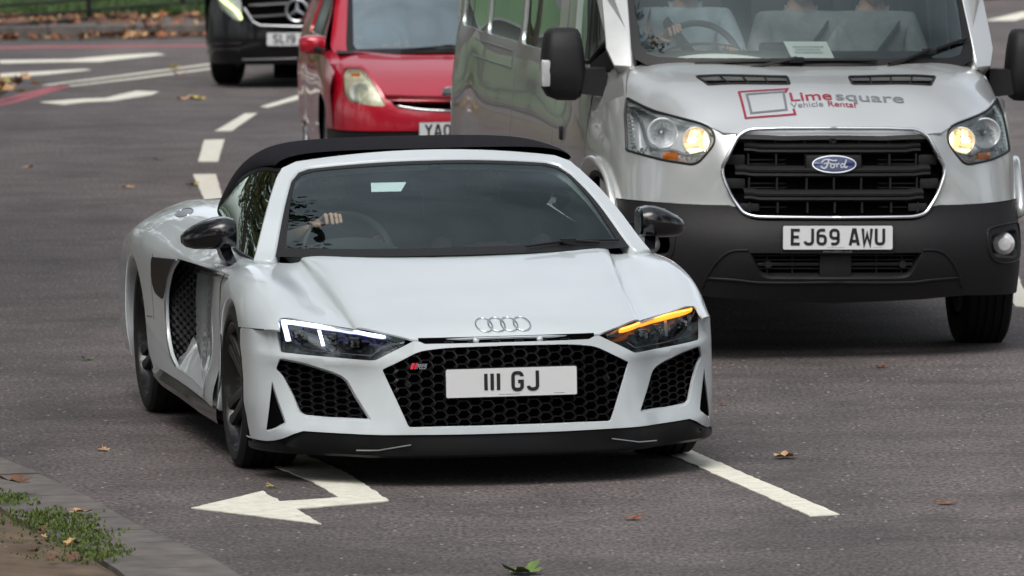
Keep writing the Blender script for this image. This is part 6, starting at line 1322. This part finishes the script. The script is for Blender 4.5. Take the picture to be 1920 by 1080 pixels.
person('front passenger of the white sports car, a dim figure in a dark top',Ms,(-1.25,.36,.55),(-1.40,.36,.97),(-1.36,.36,1.07),
  [((-1.38,.18,.92),(-1.15,.12,.70),(-.95,.22,.62),((-.91,.24,.62),(-.87,.25,.63),(-.85,.25,.60),(0,1,0),4,None)),((-1.38,.54,.92),(-1.15,.60,.70),(-.95,.50,.62),((-.91,.48,.62),(-.87,.47,.63),(-.85,.47,.60),(0,1,0),4,None))],M_['navy'],M_['hairb'])
person('minibus driver in a pale blue shirt with a hand on the steering wheel',Mb,(-1.0,-.42,1.06),(-.98,-.43,1.60),(-.93,-.43,1.74),
  [((-.95,-.62,1.53),(-.82,-.70,1.32),(-.60,-.605,1.455),((-.555,-.560,1.485),(-.500,-.545,1.520),(-.468,-.540,1.480),(0,.85,.35),4,(-.50,-.56,1.44))),
   ((-.95,-.24,1.53),(-.80,-.17,1.28),(-.60,-.25,1.38),((-.55,-.26,1.40),(-.50,-.26,1.42),(-.48,-.26,1.39),(0,.8,-.4),4,None))],M_['paleblue'],M_['hairb'],'long')
for yy,l in ((.17,'middle passenger of the minibus in a white shirt with a dark seat belt'),(.53,'minibus passenger in a white shirt by the far door')):
    person(l,Mb,(-1.05,yy,1.06),(-1.10,yy,1.58),(-1.06,yy,1.72),
     [((-1.08,yy-.18,1.51),(-.98,yy-.24,1.28),(-.78,yy-.12,1.20),((-.74,yy-.10,1.20),(-.70,yy-.09,1.21),(-.68,yy-.09,1.18),(0,1,0),4,None)),((-1.08,yy+.18,1.51),(-.98,yy+.24,1.28),(-.78,yy+.12,1.20),((-.74,yy+.10,1.20),(-.70,yy+.09,1.21),(-.68,yy+.09,1.18),(0,1,0),4,None))],M_['pale'],M_['hairb'],'long')
for yy,sgn in ((-.42,1),(.17,-1),(.53,-1)):
    x0=-.98 if yy<0 else -1.10; z0=1.60 if yy<0 else 1.58
    MB().tube([(x0-.05,yy-.15*sgn,z0+.03),(x0+.115,yy-.11*sgn,z0-.08),(x0+.155,yy+.0,z0-.22),(x0+.165,yy+.13*sgn,z0-.38)],.024,6,sq=.3).build('seat_belt',M_['cabin'],minibus)
person('driver of the red hatchback, a dim figure in a teal top',bpy.data.objects['hatchback'].matrix_world,(-1.25,-.36,.62),(-1.28,-.36,1.10),(-1.24,-.36,1.22),
  [((-1.26,-.54,1.03),(-1.0,-.60,.85),(-.72,-.52,.95),((-.69,-.50,.97),(-.65,-.49,.99),(-.63,-.49,.96),(0,1,0),4,None)),((-1.26,-.18,1.03),(-1.0,-.12,.82),(-.72,-.2,.9),((-.69,-.2,.92),(-.65,-.2,.94),(-.63,-.2,.91),(0,1,0),4,None))],M_['teal'],M_['hairb'])
# ---------- rail fence ----------
fm=mat('black_iron',(.008,.008,.009),.5)
F0=np.array([-14.0,62.0]); pA=np.array([-4.45,79.12]); pB=np.array([-3.55,81.19])
R=empty('rail_fence',(0,0,0)); tag(R,'low black iron rail fence along the grass behind the road','fence')
dirn=(pB-pA)/np.linalg.norm(pB-pA); dirf=np.array([.92,.39]); 
def fp(s): return pA+dirn*s
L=np.linalg.norm(pB-pA)
for k in range(-7,6):
    p=fp(k*L); MB().box((p[0],p[1],.33),(.055,.055,.70),None,.006).box((p[0],p[1],.69),(.075,.075,.03),None,.01).build('post',fm,R)
a=fp(-7*L); b=fp(5*L); ang=math.atan2(dirn[1],dirn[0]); c=(a+b)/2; ln=np.linalg.norm(b-a)
for z,t in ((.10,.085),(.215,.03),(.33,.03),(.60,.03)): MB().box((c[0],c[1],z),(ln,.035,t),Matrix.Rotation(ang,4,'Z'),.004).build('rail',fm,R)
# ---------- leaves ----------
def leafmesh(seed,size=.1,curl=.3):
    r=random.Random(seed); out=[]
    n=5; pts=[]
    for k in range(n*4):
        a=2*math.pi*k/(n*4); lobes=.55+.45*abs(math.cos(a*n/2))**.8; rr=size*.5*lobes*(1+r.uniform(-.12,.12))
        pts.append((rr*math.cos(a)*1.0,rr*math.sin(a)*.85))
    ph=r.uniform(0,6); V=[(0,0,.004)]+[(x,y,.003+curl*size*.30*(math.hypot(x,y)/(size*.5))**2*abs(math.sin(math.atan2(y,x)+ph))) for x,y in pts]; m=len(pts)
    mid=[(x*.5,y*.5,.004+(z-.003)*.25) for x,y,z in V[1:]]
    F=[(0,m+1+i,m+1+(i+1)%m) for i in range(m)]+[(m+1+i,1+i,1+(i+1)%m,m+1+(i+1)%m) for i in range(m)]
    mb=MB().add(V+mid,F); mb.tube([(0,0,.005),(-size*.3,.004,.008),(-size*.62,.01,.014)],.0016,5); return mb
LC=[vary(mat('leaf_'+c,k,.7),30,.3) for c,k in (('brown',(.11,.05,.025)),('tan',(.42,.25,.12)),('orange',(.22,.075,.025)),('yellow',(.38,.30,.06)),('green',(.09,.15,.03)))]
LM={}
spots=[(-2.76,62.75,0.17,1,'pale curled leaf beside the far turn arrow, left of a pair'),(-2.64,62.7,.17,3,'pale yellow leaf beside the far turn arrow, right of a pair'),(-2.52,53.3,.10,0,'brown leaf on the road left of the second lane dash'),(-2.56,49.8,.10,1,'tan leaf on the open road left of the dash nearest the soft top'),
(-2.13,49.98,.11,3,'yellowish leaf touching the lane dash beside the soft top'),(-3.39,52.35,.10,1,'small tan leaf on the road near the left edge of the photo'),(-2.03,35.5,.075,4,'yellow green leaf left of the sports car rear wheel'),(-1.70,30.78,.07,1,'pale flat leaf on the road left of the front wheel'),
(-.95,29.14,.05,3,'tiny yellow leaf beside the head of the near turn arrow'),(1.10,30.15,.12,1,'large tan leaf right of the white line by the front wheel'),(1.71,34.58,.07,2,'small orange leaf on the road below the minibus plate'),(.44,27.77,.07,2,'small orange brown leaf alone at the bottom centre'),(1.64,28.23,.08,2,'orange leaf at the lower right of the road'),
(.03,25.95,.17,4,'bright green leaf at the bottom edge of the photo'),(.92,32.66,.05,2,'tiny orange leaf just right of the sports car bumper'),(-1.62,27.8,.10,1,'tan leaf lying on the kerb at the bottom left'),(-1.93,28.6,.16,0,'brown curled leaf on the soil behind the near kerb'),(-3.1,69.0,.16,3,'yellow leaf between the double white lines'),(-2.45,65.6,.13,2,'red brown leaf left of the black people carrier'),(-3.0,67.6,.15,2,'orange leaf lying on the double white line')]
for i,(x,y,s,c,lab) in enumerate(spots):
    k=(i%4,round(s,2)); z=.045 if 'kerb' in lab and 'on the kerb' in lab else (.085 if 'soil' in lab else .004)
    o=leafmesh(i,s,.8 if s>.1 else .5).build('fallen_leaf',LC[c]); o.location=(x,y,z); o.rotation_euler=(_rj.uniform(-.1,.1),_rj.uniform(-.1,.1),_rj.uniform(0,6.28)); tag(o,lab,'leaf','leaves fallen on the road')
def litter(name,pts,cols,size,seed,z,up=.5):
    r=random.Random(seed); mbs={c:MB() for c in cols}; V=[]
    tm=[leafmesh(50+j,1.,.7) for j in range(3)]
    allm=MB(); mi=[]
    for (x,y) in pts:
        t=tm[r.randrange(3)]; s=size*r.uniform(.6,1.2); c=r.choice(cols)
        M=Matrix.Translation((x,y,z+r.uniform(0,.02)))@Matrix.Rotation(r.uniform(0,6.28),4,'Z')@Matrix.Rotation(r.uniform(-up,up),4,'X')@Matrix.Rotation(r.uniform(-up,up),4,'Y')@Matrix.Scale(s,4)
        V_=[(0,0,0)]+[tuple(v) for v in t.V[1:21:2]]; F_=[(0,i+1,(i+1)%10+1) for i in range(10)]; n0=len(allm.F)
        allm.add([M@Vector(v) for v in V_],F_); mi+=[c]*10
    o=allm.build(name,[LC[c] for c in range(5)],smooth=False); o.data.polygons.foreach_set('material_index',mi); tag(o,kind='stuff'); return o
r=random.Random(4)
pts=[]
for _ in range(900):
    x=r.uniform(-7,-1.5); u=r.random(); yk=75.6+(x+60)*.0209
    y=yk-.05-abs(r.gauss(0,.18)) if u<.33 else yk+.6+3.2*r.random()**.6
    pts.append((x,y))
litter('leaf_litter',[p for p in pts if p[1]<76.7],[0,0,0,1,2,2],.12,1,.03,.9); litter('leaf_litter',[p for p in pts if p[1]>=76.7],[0,0,0,2,1],.12,2,.11,.7)
litter('leaf_litter',[( -4.85+r.gauss(0,.28),63.5+r.gauss(0,.9)) for _ in range(240)],[0,1,2,3,3],.15,3,.08,.9)
litter('leaf_litter',[q for q in [(r.uniform(-2.6,-1.4),r.uniform(25.8,30)) for _ in range(260)] if q[0]<np.interp(q[1],ki[:60,1],ki[:60,0])-.05],[0,0,1],.045,5,.07,.6)
# grass on the near verge and the far lawn
def grass(name,pts,h,w,m,seed,z,lean=.5):
    r=random.Random(seed); V=[];F=[]
    for x,y in pts:
        for _ in range(3):
            a=r.uniform(0,6.28); l_=r.uniform(.1,lean); hh=h*r.uniform(.5,1.2); bx,by=x+r.gauss(0,w*2),y+r.gauss(0,w*2); dx,dy=math.cos(a),math.sin(a); k=len(V)
            V+=[(bx-dy*w*.5,by+dx*w*.5,z),(bx+dy*w*.5,by-dx*w*.5,z),(bx+dx*hh*l_*.4+dy*w*.35,by+dy*hh*l_*.4-dx*w*.35,z+hh*.6),(bx+dx*hh*l_*.4-dy*w*.35,by+dy*hh*l_*.4+dx*w*.35,z+hh*.6),(bx+dx*hh*l_,by+dy*hh*l_,z+hh)]; F+=[(k,k+1,k+2,k+3),(k+3,k+2,k+4)]
    o=MB().add(V,F).build(name,m,smooth=False); tag(o,kind='stuff'); return o
M_['blade']=vary(mat('grass_blade',(.07,.105,.018),.8),60,.6); M_['blade2']=vary(mat('park_blade',(.042,.085,.018),.8),3,.4)
cl=[(-1.93,28.25,.07),(-1.76,27.55,.10),(-1.70,27.35,.12),(-1.63,27.15,.10),(-1.54,26.75,.10),(-1.60,26.35,.12),(-1.47,26.25,.08),(-2.0,26.4,.2),(-2.02,27.6,.05),(-1.9,26.1,.2)]
grass('verge_grass',[(c[0]+r.gauss(0,c[2]*.55),c[1]+r.gauss(0,c[2]*1.6)) for c in cl for _ in range(85)],.016,.012,M_['blade'],7,.055)
grass('park_grass_blades',[(r.uniform(-8,-1),80.5+r.random()**2*14) for _ in range(9000)],.10,.02,M_['blade2'],8,.12)
# ---------- unseen trees added to darken reflections and block low sky light ----------
M_['bark']=vary(mat('bark',(.07,.055,.04),.9),6,.3); M_['crown']=vary(mat('foliage',(.028,.040,.015),.8),1.2,.55); M_['crown2']=vary(mat('autumn_foliage',(.09,.085,.02),.8),1.2,.5)
def make_tree(seed,h,rad,m):
    r=random.Random(seed); R=empty('unseen_tree'); t=MB(); t.tube([(0,0,0),(.05,0,h*.2),(-.05,.1,h*.4),(.1,0,h*.62),(0,0,h*.85)],[.34,.26,.22,.14,.04],9)
    V=[];F=[]
    for k in range(9):
        a=r.uniform(0,6.28); z0=h*r.uniform(.28,.6); e=Vector((math.cos(a)*rad*r.uniform(.6,.9),math.sin(a)*rad*r.uniform(.6,.9),z0+h*r.uniform(.1,.3))); t.tube([(0,0,z0),(e.x*.5,e.y*.5,(z0+e.z)/2+.3),tuple(e)],[.12,.07,.02],6)
    t.build('trunk',M_['bark'],R)
    for k in range(140):
        while True:
            p=Vector((r.uniform(-1,1),r.uniform(-1,1),r.uniform(-1,1)))
            if .25<p.length<1: break
        c=Vector((p.x*rad,p.y*rad,h*.56+p.z*h*.44)); s=r.uniform(.35,.8)
        for _ in range(62):
            q=c+Vector((r.gauss(0,s*.6),r.gauss(0,s*.6),r.gauss(0,s*.5))); a=Vector((r.gauss(0,1),r.gauss(0,1),r.gauss(0,1))).normalized(); b=a.orthogonal().normalized(); l_=r.uniform(.09,.21); k_=len(V)
            V+=[q-b*l_,q+a.cross(b)*l_*.6,q+b*l_,q-a.cross(b)*l_*.6]; F.append((k_,k_+1,k_+2,k_+3))
    MB().add(V,F).build('crown',m,R,smooth=False); return R
T0=make_tree(1,17,6.,M_['crown']); T1=make_tree(2,15,5.5,M_['crown2'])
tp=[(-6.8,38,0),(-24,92,0),(-34,96,1),(-8,97,1),(-45,88,0),(-6,-16,0),(12,-20,0),(27,10,1),(24,60,1),(-22,17,1),(-25,62,0),(-9,8,0),(-11,20,1),(-9.5,31,0),(-12,42,0),(-10,53,1),(-14,62,0),(-16,30,0),(-17,48,1),(-8,-4,0),(-3,-13,1),(3,-18,0),(9,-14,0),(15,-8,1),(-14,-12,0),(-20,4,0),(21,2,0),(19,16,1),(20,30,0),(21,45,0),(-12,90,0),(4,104,1)]
for i,(x,y,k) in enumerate(tp):
    src=(T0,T1)[k]; o=src if not src.get('used') else copy_tree(src); src['used']=1
    if 'used' in o and o is not src: del o['used']
    o.location=(x,y,0); o.rotation_euler=(0,0,i*1.7); sc=.85+.3*((i*37)%10)/10; o.scale=(sc,sc,sc)
    tag(o,'unseen broadleaved tree added outside the frame to darken reflections','tree','unseen trees added for reflections and shade')
for t_ in (T0,T1): del t_['used']
